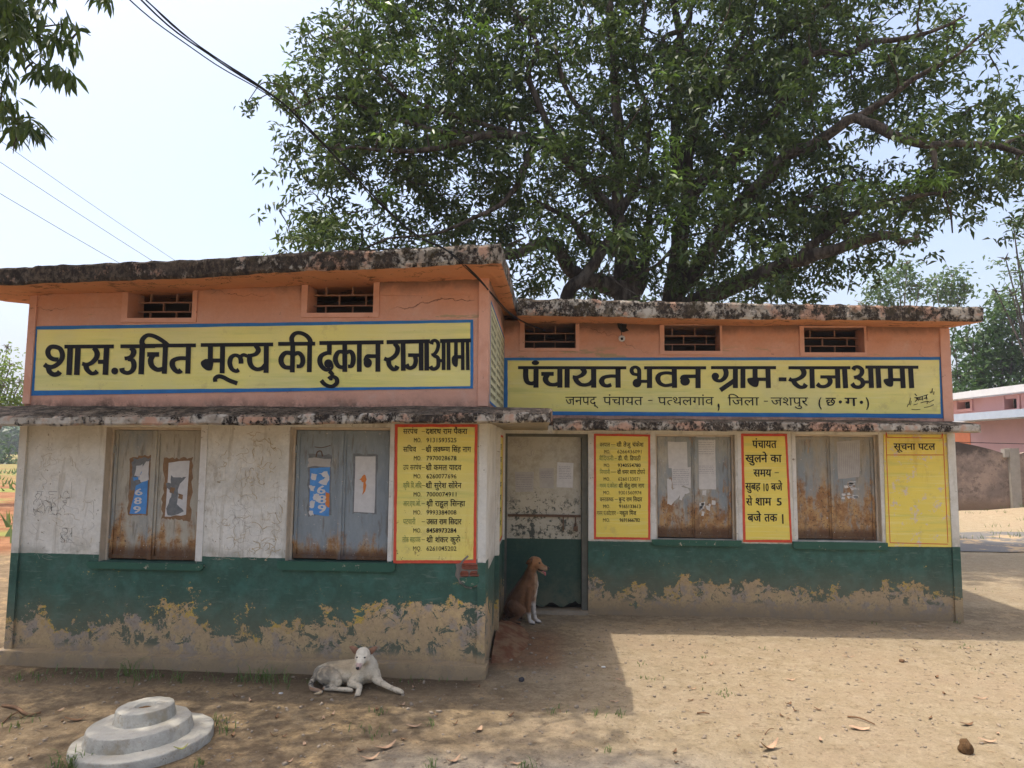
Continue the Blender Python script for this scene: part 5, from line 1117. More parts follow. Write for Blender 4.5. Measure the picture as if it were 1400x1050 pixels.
def col2(p):
    c = mixc((.20, .095, .042), (.10, .046, .022), sstep(p.x, -.02, -.12)*.8); c = mixc(c, (.34, .165, .07), sstep(p.z, .44, .54))
    c = mixc(c, (.40, .27, .16), sstep(p.x, .085, .12)*sstep(p.z, .54, .50)); c = mixc(c, (.46, .32, .20), sstep(p.x, .045, .07)*sstep(p.z, .52, .44)*.7)
    c = mixc(c, (.60, .55, .48), sstep(p.x, .040, .058)*sstep(p.z, .41, .36)*sstep(p.z, .22, .28)*sstep(p.y, .035, .055)); 
    if p.x > -.02: c = mixc(c, (.56, .50, .43), sstep(p.z, .12, .08) if p.y < .045 else sstep(p.z, .22, .16)*.85)
    c = mixc(c, (.10, .045, .022), sstep(p.x, .05, .0)*sstep(abs(p.z-.45), .09, .03)*.6)
    c = mixc(c, (.02, .014, .012), sstep(abs(p.z-(.50-(p.x-.09)*.35)), .014, .006)*sstep(p.x, .08, .095))
    c = mixc(c, (.07, .03, .015), .35*sstep(noise.noise(p*30), .0, .5)); c = mixc(c, (.03, .02, .016), .8*sstep(p.z, .022, .008)); return c
bd2 = voxel_body('body', segs, col2, M_COAT, dog2, .005)
fur(bd2, 16000, .012, lambda p: Vector((-.5, 0, -1)), 5)
prim([((.182, .036, .510), .015, (1, 1.05, .9))], 'nose', M_NOSE, dog2); prim([((.104, .010, .560), .0085, (1.2, .6, .7))], 'eye', M_EYE, dog2)
prim([((.135, .036, .480), .010, (1.4, 1., .4)), ((.152, .035, .468), .012, (1.1, .9, .7)), ((.158, .035, .452), .010, (.8, .9, 1.2))], 'tongue', M_TNG, dog2)
ear(dog2, [(.040, .012, .600), (.022, .010, .600), (-.012, .008, .586), (-.028, .004, .556), (-.010, .004, .548), (.030, .004, .560)], plain('ear_dark_brown', (.10, .045, .02), .85, n=60), th=.008)

# ------------------------------------------------------------------ cables
r5 = thing('service_cable', atY(697, 420, 6.2), 'black twisted service cable running from the top left down under the roof to the vent', 'cable')
def P3(px, py, Y): return atY(px, py, Y)
base_pts = [(150, -40, 2.7), (230, 34, 3.1), (300, 85, 3.4), (380, 137, 3.75), (450, 205, 4.0), (520, 278, 4.3), (570, 322, 4.55), (612, 343, 4.66), (655, 382, 4.95), (692, 424, 5.9), (716, 440, 6.9), (745, 452, 7.22)]
main = smooth_path([P3(*p) for p in base_pts], 5)
for k, (dx, dy, rr_) in enumerate(((0, 0, .0040), (-9, 6, .003), (5, -3, .0034), (10, 2, .0024))):
    pts = []
    for i, p in enumerate(main):
        t = i/(len(main)-1); s_ = max(.18, 1-t*2.4) if k else 0; tw = math.sin(i*.9+k*2.1)
        pts.append(p+Vector((dx*.0032*s_+.004*tw, .004*math.cos(i*.9+k*2.1), -dy*.0032*s_)))
    q = MB(); q.tube(pts, rr_, 6); q.build('strand', M_WIR, r5, smooth=True)
r_ = 0
for k, (a, b, lb) in enumerate((((-60, 172, 14), (300, 403, 21), 'thin power line, middle of the three crossing the sky at left'), ((-60, 218, 13), (260, 402, 20), 'thin power line, lowest of the three crossing the sky at left'), ((30, 205, 16), (300, 386, 24), 'thin power line, uppermost of the three, starting at the hanging leaves'))):
    A, B_ = P3(*a), P3(*b); A = A+(A-B_)*.4; B_ = B_+(B_-A)*.6; pts = [A.lerp(B_, i/12)+Vector((0, 0, -.25*(1-(2*i/12-1)**2))) for i in range(13)]; q = MB(); q.tube(pts, .006, 5); o = q.build('power_line', M_WIR, None, origin=A); tag(o, lb, 'power line')
#@@VEG
# ------------------------------------------------------------------ trees
def leaves(name, C, nL, L_, W_, mat, parent, spread=.12, droop=.55, kind=None, seed=1):
    """rosettes of folded lance leaves around the cluster points C"""
    g = np.random.default_rng(seed); n = len(C)*nL; c = np.repeat(C, nL, 0) + g.normal(0, spread, (n, 3))*np.array([1, 1, .7])
    a = g.uniform(0, 2*np.pi, n); el_ = g.normal(-droop, .55, n); d = np.stack([np.cos(a)*np.cos(el_), np.sin(a)*np.cos(el_), np.sin(el_)], 1)
    s = np.cross(d, np.array([0, 0, 1.])+g.normal(0, .55, (n, 3))); s /= np.linalg.norm(s, axis=1, keepdims=True)+1e-9; up = np.cross(s, d)
    l = (L_*g.uniform(.6, 1.25, n))[:, None]; w_ = (W_*g.uniform(.7, 1.2, n))[:, None]
    p0 = c; p2 = c+d*l-np.array([0, 0, 1.])*l*.12; mid = c+d*l*.45+up*w_*.3; p1 = mid+s*w_*.5; p3 = mid-s*w_*.5
    V = np.stack([p0, p1, p2, p3], 1).reshape(-1, 3); Fq = np.arange(4*n).reshape(n, 4)
    return bulk(name, V, Fq, mat, parent, kind)
M_LF = leafmat('mango_leaves', (.028, .058, .011), (.080, .118, .027), .52, .35, .25)
M_LFN = leafmat('new_leaves', (.10, .19, .02), (.15, .24, .04), .4, .5, .35)
M_LFB = leafmat('airy_leaves', (.055, .10, .03), (.09, .14, .045), .5, .4, .3)
M_LFD = leafmat('dense_leaves', (.028, .065, .014), (.055, .105, .022), .45, .4, .25)
def barkm(name, a, b):
    m = Mt(name, .95, .1); n1 = m.noise(9, 7, .72, stretch=(1, 1, .25)); n2 = m.noise(3, 5, .6); c = m.mix(m.step(n1, .4, .65), a, b); c = m.var(c, n2, .7, 1.3); m.bump(n1, 1., .04); return m.done(c)
M_BRK1 = barkm('mango_bark', (.035, .026, .020), (.12, .10, .08)); M_BRK2 = barkm('pale_bark', (.16, .13, .10), (.30, .26, .20))
# --- big mango tree behind the building
mt = thing('mango_tree', (2.6, 13.2, 0), 'huge spreading mango tree with dark twisting limbs behind the building roofs', 'tree')
limbs = [ # (px, py, depth, radius px)
 [(862, 620, 13, 24), (858, 520, 13, 20), (856, 415, 13, 17), (851, 340, 13, 13), (846, 300, 12.9, 9), (850, 220, 12.8, 7), (846, 130, 12.8, 6), (842, 70, 12.8, 5), (836, 10, 12.8, 5), (820, -80, 12.8, 4), (800, -160, 12.9, 3)],
 [(790, 480, 12.4, 9), (775, 405, 12.3, 9), (800, 375, 12.3, 8), (833, 335, 12.4, 6), (850, 300, 12.5, 4)],
 [(848, 400, 13, 12), (815, 385, 12.8, 10), (785, 368, 12.6, 9), (765, 345, 12.4, 9), (740, 332, 12.2, 7), (705, 345, 12, 6), (660, 352, 11.6, 4), (600, 350, 11.3, 3)],
 [(845, 350, 13, 7), (820, 340, 12.8, 6), (797, 322, 12.6, 5), (780, 300, 12.4, 4), (740, 280, 12.2, 3)],
 [(846, 300, 12.9, 8), (815, 255, 12.6, 7), (775, 222, 12.2, 7), (735, 190, 12, 6), (672, 184, 11.8, 5), (620, 196, 11.5, 4), (560, 205, 11.3, 3), (480, 200, 11.2, 1.5)],
 [(735, 190, 12, 5), (716, 236, 11.8, 4), (692, 272, 11.6, 3.4), (648, 298, 11.4, 2.6), (600, 318, 11.3, 2), (530, 325, 11.2, 1.3)],
 [(775, 222, 12.2, 5), (745, 160, 12.4, 4), (720, 100, 12.4, 4), (735, 60, 12.3, 3), (700, 10, 12.2, 2.5)],
 [(735, 190, 12, 4), (640, 165, 11.9, 3), (560, 135, 11.8, 2.6), (500, 85, 11.8, 1.6), (440, 45, 11.8, 1)],
 [(672, 184, 11.8, 4), (600, 180, 11.8, 3), (524, 158, 11.8, 2.4), (460, 132, 11.9, 1.7), (400, 150, 12, 1)],
 [(850, 220, 12.8, 5), (810, 165, 12.6, 4), (775, 122, 12.5, 3.4), (760, 60, 12.4, 2.5)], [(846, 300, 12.9, 6), (880, 225, 12.8, 4), (885, 150, 12.8, 3), (870, 90, 12.8, 3), (880, 20, 12.8, 2)],
 [(925, 620, 13.6, 20), (922, 520, 13.6, 17), (922, 412, 13.6, 13), (930, 340, 13.5, 11), (938, 270, 13.4, 10), (944, 210, 13.3, 8), (950, 160, 13.2, 8), (980, 120, 13, 7), (1003, 92, 12.9, 6), (1060, 50, 12.7, 4), (1110, 20, 12.5, 3), (1170, -20, 12.4, 2)],
 [(938, 270, 13.4, 8), (927, 210, 13.4, 7), (920, 165, 13.5, 6), (924, 125, 13.5, 5), (930, 50, 13.6, 5), (922, -10, 13.6, 4), (915, -100, 13.6, 3)],
 [(924, 125, 13.5, 4), (905, 60, 13.4, 3), (935, 40, 13.3, 4), (945, 10, 13.2, 3)],
 [(940, 300, 13.4, 9), (950, 258, 13.2, 8), (996, 224, 12.9, 8), (1040, 172, 12.7, 7), (1062, 150, 12.5, 6), (1090, 110, 12.3, 4), (1112, 76, 12.2, 4), (1160, 72, 12, 3.6), (1188, 58, 11.9, 3.4), (1240, 52, 11.8, 3), (1290, 36, 11.6, 2), (1320, 20, 11.5, 1)],
 [(925, 400, 13.6, 12), (945, 375, 13.2, 11), (1004, 296, 12.8, 10), (1040, 252, 12.4, 9), (1080, 208, 12.1, 7.5), (1120, 192, 11.9, 7), (1168, 162, 11.7, 6.5), (1220, 184, 11.4, 6), (1272, 200, 11.2, 5), (1340, 197, 11, 4), (1370, 200, 10.9, 4), (1405, 213, 10.8, 3), (1450, 225, 10.7, 2)],
 [(1168, 162, 11.7, 5), (1210, 135, 11.6, 4), (1270, 95, 11.5, 3), (1310, 72, 11.4, 2), (1350, 40, 11.3, 1.2)], [(1274, 202, 11.2, 4), (1276, 216, 11.2, 3.5), (1277, 232, 11.2, 3)], [(1370, 200, 10.9, 3), (1390, 188, 10.9, 2), (1420, 180, 10.9, 1.5)],
 [(930, 430, 13.4, 14), (960, 405, 12.9, 12), (1010, 390, 12.6, 11), (1080, 362, 12.2, 9), (1160, 336, 11.8, 7), (1205, 326, 11.6, 5.5), (1222, 326, 11.5, 5), (1236, 332, 11.4, 4), (1258, 321, 11.3, 2)],
 [(1080, 362, 12.2, 6), (1130, 320, 12, 5), (1180, 290, 11.8, 4), (1240, 270, 11.6, 3), (1300, 262, 11.5, 1.5)],
 [(870, 400, 13.4, 7), (885, 330, 13.5, 6), (890, 300, 13.6, 4), (895, 240, 13.6, 3)], [(868, 378, 12.6, 2), (900, 360, 12.4, 2), (935, 325, 12.2, 1.6), (970, 318, 12.1, 1)],
 [(1004, 296, 12.8, 5), (1060, 290, 12.5, 4), (1120, 262, 12.2, 3), (1180, 245, 12, 2)], [(980, 120, 13, 4), (1010, 60, 13, 3), (1030, 10, 13, 2.5)]]
q = MB(); LP = []
for L in limbs:
    P = [atY(a, b, c-.7) for a, b, c, d in L]; rd = [d*1.05*c/970 for a, b, c, d in L]
    S = smooth_path(P, 5); rs = []
    for i in range(len(P)-1): rs += [rd[i]+(rd[i+1]-rd[i])*k/5 for k in range(5)]
    rs.append(rd[-1]); S = [p+noise.noise_vector(p*1.1)*min(.10, r_*1.2)+noise.noise_vector(p*3.5)*min(.04, r_*.6) for p, r_ in zip(S, rs)]
    rs = [r_*(1+.18*noise.noise(p*2.5)) for r_, p in zip(rs, S)]
    q.tube(S, rs, 9); LP += [(p, r_) for p, r_ in zip(S, rs)]
q.build('trunk', M_BRK1, mt, smooth=True)
GRID = ["000488899998787778998978880020000", ]
rows_ = {20: "000489999998787878999978898420", 60: "0189999999878888999988888754", 100: "0489999999987899999999988631", 140: "5799999999787889999999888345447", 180: "278999999998889999999746787887", 220: "0588889999989989899873336788", 260: "0164578898999999989988789998122",
         300: "0387878768889889989999999999622", 340: "0388888884556887679999863000", 380: "0000000006778678879974000", 420: "0000000005555555555520000"}
rows_ = {
 20:  [0,0,0,4,8,9,9,9,9,9,8,7,8,7,7,8,9,9,9,9,8,8,7,6,2,2,0,0],
 60:  [0,1,8,9,9,9,9,9,9,8,7,8,8,8,8,9,9,9,9,8,8,8,8,7,5,4,0,0],
 100: [0,4,8,9,9,9,9,9,9,9,8,7,8,9,9,9,9,9,9,9,9,8,8,6,3,1,0,0],
 140: [5,7,9,9,9,9,9,9,9,8,7,8,8,8,9,9,9,9,9,9,8,8,8,4,5,6,5,5],
 180: [2,7,8,9,9,9,9,9,9,9,8,8,8,9,9,9,9,9,9,7,4,6,8,7,8,8,7,7],
 220: [0,5,8,8,8,8,9,9,9,9,9,8,9,9,8,9,9,9,8,8,3,3,4,6,7,7,8,8],
 260: [0,1,6,4,5,7,8,8,9,9,8,9,9,9,9,8,9,8,9,8,7,8,9,9,7,1,3,4],
 300: [0,3,8,7,8,7,6,8,8,9,8,8,9,9,8,9,9,9,9,9,9,9,9,6,2,0,1,2],
 340: [0,4,8,8,8,8,8,8,7,4,5,6,8,7,6,7,9,9,9,8,6,3,0,0,0,0,0,0],
 380: [0,0,0,0,0,4,6,7,6,6,7,7,6,7,8,8,7,8,9,7,4,0,0,0,0,0,0,0],
 420: [0,0,0,0,0,4,5,5,5,5,5,5,5,5,5,5,5,5,5,3,0,0,0,0,0,0,0,0],
 -20: [0,0,0,3,8,9,9,9,9,9,9,8,8,8,8,9,9,9,9,9,9,8,7,3,0,0,0,0],
 -60: [0,0,0,0,5,8,9,9,9,9,9,9,9,9,9,9,9,9,9,8,8,7,4,0,0,0,0,0],
 -110:[0,0,0,0,0,4,7,8,9,9,9,9,9,9,9,9,9,9,8,7,6,3,0,0,0,0,0,0]}
C = []; CN = []; TW = []; rg = random.Random(77)
LPa = np.array([tuple(p) for p, r_ in LP])
for yc, row in rows_.items():
    for k, d in enumerate(row):
        if not d: continue
        xc = 360+40*k; n_ = -math.log(1-min(.94, d/9.7))*6.2
        # darker clump pattern: noise decides how full each cell is
        for t in range(int(n_)+(rg.random() < n_-int(n_))):
            px, py = xc+rg.uniform(-23, 23), yc+rg.uniform(-23, 23); edge_ = abs(xc-900)/540
            dep = 12.9-1.3*edge_+rg.gauss(0, 1.3*(1-.45*edge_))
            p = atY(px, py, max(10.0, dep))
            nn = noise.noise(p*1.15)+.5*noise.noise(p*2.6)
            if nn < -.06 and rg.random() < .88: continue
            for s_ in range(3): C.append((p.x+rg.gauss(0, .15), p.y+rg.gauss(0, .15), p.z+rg.gauss(0, .12)))
            if rg.random() < .05: CN.append((p.x, p.y-.2, p.z+.05))
            if rg.random() < .42: TW.append(p)
C = np.array(C); leaves('crown', C, 14, .148, .056, M_LF, mt, .085, .35, seed=3)
# new growth seen as bright sprays
for px, py, Y in ((655, 42, 11), (740, 185, 11), (700, 55, 11), (530, 262, 10.8), (840, 32, 11.5), (851, 62, 11.5), (905, 195, 11), (915, 215, 11), (975, 252, 11.2), (1170, 255, 10.8), (1240, 243, 10.6), (1285, 245, 10.5), (1003, 28, 11.5), (565, 75, 10.9), (600, 180, 10.9), (1150, 80, 11.3), (760, 200, 11), (925, 290, 11), (1050, 95, 11.5), (880, 345, 11.3)):
    for t in range(5): CN.append(tuple(atY(px+rg.gauss(0, 9), py+rg.gauss(0, 7), Y)))
leaves('new_leaf_sprays', np.array(CN), 9, .17, .05, M_LFN, mt, .08, .3, seed=5)
q = MB(); TA = np.array([tuple(p) for p in TW]); lim = LPa
D0 = np.array([((lim-t)**2).sum(1).min() for t in TA]); order = np.argsort(D0)
nodes = np.concatenate([lim, np.zeros_like(TA)]); cnt = np.zeros(len(nodes)); nn_ = len(lim)        # twigs fork from limbs, then from one another
for oi in order:
    p = Vector(TA[oi]); act = nodes[:nn_]; d2 = ((act-TA[oi])**2).sum(1)*(1+.45*cnt[:nn_]); d2[:len(lim)] *= .8; j = int(np.argmin(d2)); s_ = Vector(nodes[j]); L_ = (p-s_).length
    if L_ > 1.6 or L_ < .03: continue
    cnt[j] += 1; nodes[nn_] = TA[oi]; nn_ += 1
    md = s_.lerp(p, .5)+Vector((rg.gauss(0, .12), rg.gauss(0, .12), rg.gauss(.03, .12)))*L_; r0 = (.020 if j < len(lim) else .011)+.004*L_
    S = smooth_path([s_, md, p], 3); q.tube(S, [r0*(1-.55*i/(len(S)-1)) for i in range(len(S))], 4, False)
q.build('twigs', M_BRK1, mt)

# --- generic trees
def tree(name, x, y, label, blobs, Y, leaf, wid, dens, mat, bark, tr, h0=0., nl=9, grp='trees beyond the building', limb=True, spread=.16, seed=1):
    """blobs: (px, py, r_px) traced at depth Y; a trunk rises from (x, y)"""
    t = thing(name, (x, y, gh(x, y)), label, 'tree', grp); rg = random.Random(seed); C = []; q = MB(); top = None
    cs = []
    for px, py, rp in blobs:
        c = atY(px, py, Y+rg.uniform(-1, 1)*rp*Y/970*.7); rr_ = rp*Y/970; cs.append((c, rr_)); k = int(dens*4.2*(rr_/(leaf*4))**2)
        for i in range(k):
            while True:
                v = Vector((rg.uniform(-1, 1), rg.uniform(-1, 1), rg.uniform(-1, 1)))
                if v.length < 1: break
            v = v*(.55+.45*v.length); p = c+v*rr_
            if noise.noise(p*(1.2/rr_)*1.6) > -.22: C.append(tuple(p))
    if not C: C = [tuple(c) for c, _ in cs]
    leaves('crown', np.array(C), nl, leaf, wid, mat, t, spread*leaf*6, .35, seed=seed)
    zt = min(c.z for c, _ in cs); hub = Vector((x, y, zt*.55 if zt > 1 else zt*.5))
    q.tube([Vector((x, y, -.2)), Vector((x+.02*Y/20, y, hub.z*.5)), hub], [tr, tr*.8, tr*.6], 8)
    if limb:
        for c, rr_ in cs: md = hub.lerp(c, .5)+Vector((rg.uniform(-.2, .2), rg.uniform(-.2, .2), .1))*rr_; S = smooth_path([hub, md, c], 4); q.tube(S, [tr*.33*(1-.75*i/(len(S)-1)) for i in range(len(S))], 5, False)
        for c, rr_ in cs:
            for k in range(7): e = c+Vector((rg.gauss(0, .5), rg.gauss(0, .5), rg.gauss(.1, .5)))*rr_; q.tube([c, c.lerp(e, .5)+Vector((0, 0, .08*rr_)), e], [tr*.14, tr*.09, tr*.03], 4, False)
    q.build('trunk', bark, t, smooth=True); return t
p = atY(1232, 520, 34); tree('airy_tree', p.x, p.y, 'airy pale-barked tree above the right roof, left of the rounder small tree', [(1228, 372, 20), (1246, 392, 18), (1200, 392, 22), (1215, 412, 22), (1240, 360, 14), (1255, 405, 13), (1185, 420, 20)], 34, .26, .13, 13, M_LFB, M_BRK2, .22, seed=2)
p = atY(1292, 520, 36); tree('round_tree', p.x, p.y, 'small rounded tree above the right end of the roof', [(1280, 385, 17), (1302, 378, 16), (1318, 392, 13), (1295, 398, 18), (1275, 405, 12), (1310, 408, 14)], 36, .26, .14, 15, M_LFB, M_BRK2, .16, seed=3)
p = atY(1420, 560, 27); tree('spreading_tree', p.x, p.y, 'sparse spreading tree whose branches enter from the right edge', [(1385, 305, 14), (1405, 300, 18), (1375, 355, 13), (1398, 372, 20), (1362, 398, 12), (1385, 405, 16), (1415, 340, 22)], 27, .20, .09, 9, M_LFB, M_BRK1, .22, seed=4)
p = atY(1368, 600, 32); tree('dense_tree', p.x, p.y, 'dense dark green tree behind the pink building at the right', [(1345, 470, 34), (1385, 440, 36), (1330, 505, 30), (1375, 500, 38), (1410, 480, 40), (1350, 540, 34), (1400, 540, 36), (1320, 470, 20), (1370, 415, 18)], 32, .26, .13, 20, M_LFD, M_BRK1, .3, seed=5)
p = atY(1312, 600, 30); tree('bushy_tree', p.x, p.y, 'bushy bright green tree close to the right wall corner of the building', [(1312, 515, 16), (1325, 540, 20), (1305, 545, 18), (1340, 555, 18), (1306, 480, 12)], 30, .24, .13, 18, M_LFD, M_BRK1, .18, seed=6)
p = atY(-14, 560, 19); tree('wiry_tree', p.x, p.y, 'wiry light green tree at the far left beside the corner of the shop', [(8, 530, 18), (-10, 500, 22), (14, 500, 12), (24, 545, 14), (-5, 545, 24), (10, 475, 10), (-30, 520, 34), (28, 522, 9), (18, 560, 16)], 19, .15, .06, 15, leafmat('light_leaves', (.12, .19, .03), (.20, .27, .06), .5, .3, .3), M_BRK2, .12, grp='trees beyond the field at the left', seed=7)
for k, (px, py, rp, Y, lb) in enumerate(((10, 628, 15, 60, 'dark leafy tree below the left canopy, nearest across the field'), (-12, 620, 22, 62, 'dark tree at the very left edge across the field'), (22, 640, 9, 75, 'small tree across the field touching the shop corner'))):
    p = atY(px, 650, Y); tree('field_tree', p.x, p.y, lb, [(px, py, rp), (px+rp*.5, py+rp*.5, rp*.6), (px-rp*.6, py+rp*.4, rp*.7), (px, py+rp*.9, rp*.8)], Y, .4, .22, 14, M_LFD, M_BRK1, .25, grp='trees beyond the field at the left', seed=20+k)
# tree line masses left and behind
C = []; rg = random.Random(4)
for k in range(2600):
    x = rg.uniform(-190, -70); y = 150+rg.gauss(0, 8)+.15*x; h = 5+4*noise.noise(Vector((x*.05, 0, 2))); C.append((x, y, rg.uniform(.2, 1)*h))
leaves('far_tree_line', np.array(C), 9, 1.3, .8, M_LFD, None, 1.0, .2, kind='stuff', seed=9)['label'] = 'far line of trees beyond the ploughed field'
C = []
for k in range(2600): x = rg.uniform(25, 120); y = 62+rg.gauss(0, 4); h = 7+2.5*noise.noise(Vector((x*.07, 0, 5))); C.append((x, y, rg.uniform(.1, 1)*h))
leaves('far_tree_line', np.array(C), 9, .8, .45, M_LFD, None, .6, .2, kind='stuff', seed=10)['label'] = 'line of trees beyond the pink building'

# --- tree overhanging the left of the yard
nt_ = thing('yard_tree', (-8.6, 2.4, gh(-8.6, 2.4)), 'mango tree out to the left whose drooping leaves hang into the top left corner', 'tree')
tips = []; rg = random.Random(15)
for (px, py, r_, n_) in ((20, 20, 40, 46), (50, 45, 28, 26), (10, 60, 26, 24), (75, 62, 16, 9), (92, 58, 7, 4), (88, 105, 8, 6), (95, 108, 5, 3), (40, 90, 16, 8), (58, 105, 10, 5), (75, 105, 8, 5), (5, 105, 12, 5), (12, 150, 14, 12), (30, 175, 15, 13), (48, 185, 9, 7), (20, 190, 9, 5), (90, 35, 10, 6), (-30, 100, 40, 40), (-40, 30, 50, 60), (0, -20, 40, 40), (60, -15, 30, 18), (122, -6, 4, 2), (143, 2, 3, 2), (155, -4, 3, 1)):
    for k in range(n_): tips.append(tuple(atY(px+rg.gauss(0, r_*.5), py-8+rg.gauss(0, r_*.45), 5.6+rg.gauss(0, .25))))
def lance(name, C, nl, L_, W_, mat, parent, seed, spread=.03, droop=.9):
    """larger leaves with a midrib fold and a bend: 8 vertices each"""
    g = np.random.default_rng(seed); n = len(C)*nl; c = np.repeat(C, nl, 0)+g.normal(0, spread, (n, 3)); a = g.uniform(0, 2*np.pi, n); e = g.normal(-droop, .4, n)
    d = np.stack([np.cos(a)*np.cos(e), np.sin(a)*np.cos(e), np.sin(e)], 1); s = np.cross(d, np.array([0, 0, 1.])+g.normal(0, .3, (n, 3))); s /= np.linalg.norm(s, axis=1, keepdims=True)+1e-9; up = np.cross(s, d)
    l = (L_*g.uniform(.65, 1.2, n))[:, None]; w_ = (W_*g.uniform(.75, 1.2, n))[:, None]; z = np.array([0, 0, 1.])
    pts = []
    for t, ww in ((.0, .06), (.3, .9), (.65, 1.), (1., .04)): m_ = c+d*l*t-z*l*.18*t*t; pts += [m_+s*w_*ww*.5+up*w_*.18*ww, m_-s*w_*ww*.5+up*w_*.18*ww, m_]
    V = np.stack(pts, 1).reshape(-1, 3); b = np.arange(n)[:, None]*12; Fl = []
    for k in range(3):
        o_ = 3*k; Fl.append(b+np.array([[o_, o_+2, o_+5, o_+3]])); Fl.append(b+np.array([[o_+2, o_+1, o_+4, o_+5]]))
    return bulk(name, V, np.concatenate(Fl), mat, parent)
lance('hanging_leaves', np.array(tips)[rng.random(len(tips)) < .62], 6, .14, .032, M_LF, nt_, 4)
C = []
for k in range(1150):
    x, y, z = rg.uniform(-7.6, -.9), rg.uniform(1.2, 5.6), rg.uniform(5.4, 7.8)
    if z < 1.6+.70*y+.35 + .0: continue
    if noise.noise(Vector((x*.62, y*.62, z*.45+3))) + .3*noise.noise(Vector((x*2, y*2, z))) < -.06: continue
    if x > -1.6+.5*noise.noise(Vector((y*.8, 0, 0))): continue
    C.append((x, y, z))
leaves('crown', np.array(C), 14, .20, .06, M_LF, nt_, .17, .5, seed=14)
q = MB(); q.tube(smooth_path([Vector((-8.6, 2.4, -.2)), Vector((-8.5, 2.5, 1.8)), Vector((-8.0, 2.8, 3.6)), Vector((-7.2, 3.2, 5.2)), Vector((-6.0, 3.4, 6.3)), Vector((-3.8, 3.2, 6.9)), Vector((-1.8, 3.0, 7.0))], 5), [.34-.31*i/30 for i in range(31)], 10)
for e in ((-4.5, 5.2, 6.4), (-6.2, 5.8, 5.4), (-5, 1.4, 7), (-2.6, 4.6, 6.7), (-3, 1.6, 7)): q.tube(smooth_path([Vector((-7.2, 3.2, 5.2)), Vector((-6.0, 3.5, 6.2)), Vector(e)], 4), [.11-.011*i for i in range(9)], 6, False)
tw0 = atY(-60, 10, 5.7); q.tube([Vector((-6.2, 5.8, 5.4)), tw0], [.03, .025], 6, False)
for ch in ([(-60, 10), (-10, 20), (30, 40), (60, 52), (95, 56)], [(-10, 20), (20, 55), (45, 85), (75, 103), (98, 106)], [(-60, 10), (-30, 100), (0, 140), (25, 165), (45, 180)], [(45, 85), (35, 95), (38, 110)], [(0, 140), (5, 115), (12, 100)], [(30, 40), (70, 35), (92, 32)], [(-60, 10), (0, -20), (60, -30), (120, -18), (145, -8)], [(28, 180), (20, 195), (18, 210)], [(95, 56), (110, 42), (124, 49)]):
    S = smooth_path([atY(a_, b_, 5.62) for a_, b_ in ch], 4); q.tube(S, [.011*(1-.75*i/(len(S)-1)) for i in range(len(S))], 5, False)
q.build('trunk', M_BRK1, nt_, smooth=True)

# ------------------------------------------------------------------ pink building, compound wall, hills
M_PK = plain('pink_wall', (.62, .33, .30), n=1.5, lo=.9, hi=1.08); M_MV = plain('mauve_wall', (.42, .26, .26), n=2, lo=.85, hi=1.1); M_WB = plain('white_parapet', (.66, .66, .66), n=5, lo=.85, hi=1.1); M_OR = plain('orange_corner', (.58, .20, .10), n=5)
A = gnd(1290, 546, 3.6); B_ = gnd(1400, 533, 3.6); PK = Wall((A.x, A.y, 0), ((B_-A).x, (B_-A).y, 0)); Lp = (B_-A).length*2.2; s0 = -2.5
pk = thing('pink_building', PK.P(Lp/2, 0), 'single storey pink building with white roof edge behind the compound wall', 'building')
vh = [px_hole(PK, 1310, 549, 1328, 559), px_hole(PK, 1375, 545, 1392, 559)]; zc = PK.sz(1350, 572)[1]
wall_mesh('upper_wall', PK, s0, Lp, zc, 3.5, vh, M_PK, pk, back=.25)
wall_mesh('lower_wall', PK, s0, Lp, -.2, zc-.001, [], M_MV, pk, back=.25)
for h in vh: q = MB(); q.wbox(PK, h[0], h[1], h[2], h[3], -.3, -.27); q.build('vent_opening', M_DRT, pk); q = MB(); q.wbox(PK, h[0]-.12, h[0]-.002, h[2]-.1, h[3]+.08, .001, .05); q.wbox(PK, h[1]+.002, h[1]+.12, h[2]-.1, h[3]+.08, .001, .05); q.wbox(PK, h[0], h[1], h[2]-.1, h[2]-.002, .001, .05); q.build('vent_surround', M_PK, pk)
q = MB(); q.wbox(PK, s0-.3, Lp+.3, 3.5, 3.72, -7, .45); q.build('roof_slab', M_WB, pk)
M_BW = plain('blue_white_ledge', (.40, .46, .54), n=4, lo=.8, hi=1.15); a_ = PK.sz(1333, 570)[0]
q = MB(); q.wbox(PK, s0, a_, zc-.10, zc+.06, .001, .35); q.build('canopy', M_WB, pk); q = MB(); q.wbox(PK, a_+.01, Lp, zc-.08, zc+.16, .001, .75); q.build('canopy', M_BW, pk)
zo0, zo1 = PK.sz(1315, 612)[1], PK.sz(1315, 589)[1]; q = MB(); q.wbox(PK, s0+.2, PK.sz(1327, 600)[0], zo0, zo1, .001, .02); q.build('orange_band', M_OR, pk)
q = MB(); v0 = PK.P(s0, 0, -.25); q.hexa([PK.P(s0, -.2, -.251), PK.P(s0+.25, -.2, -.251), PK.P(s0+.25, -.2, -7), PK.P(s0, -.2, -7), PK.P(s0, 3.49, -.251), PK.P(s0+.25, 3.49, -.251), PK.P(s0+.25, 3.49, -7), PK.P(s0, 3.49, -7)]); q.build('end_wall', M_PK, pk)
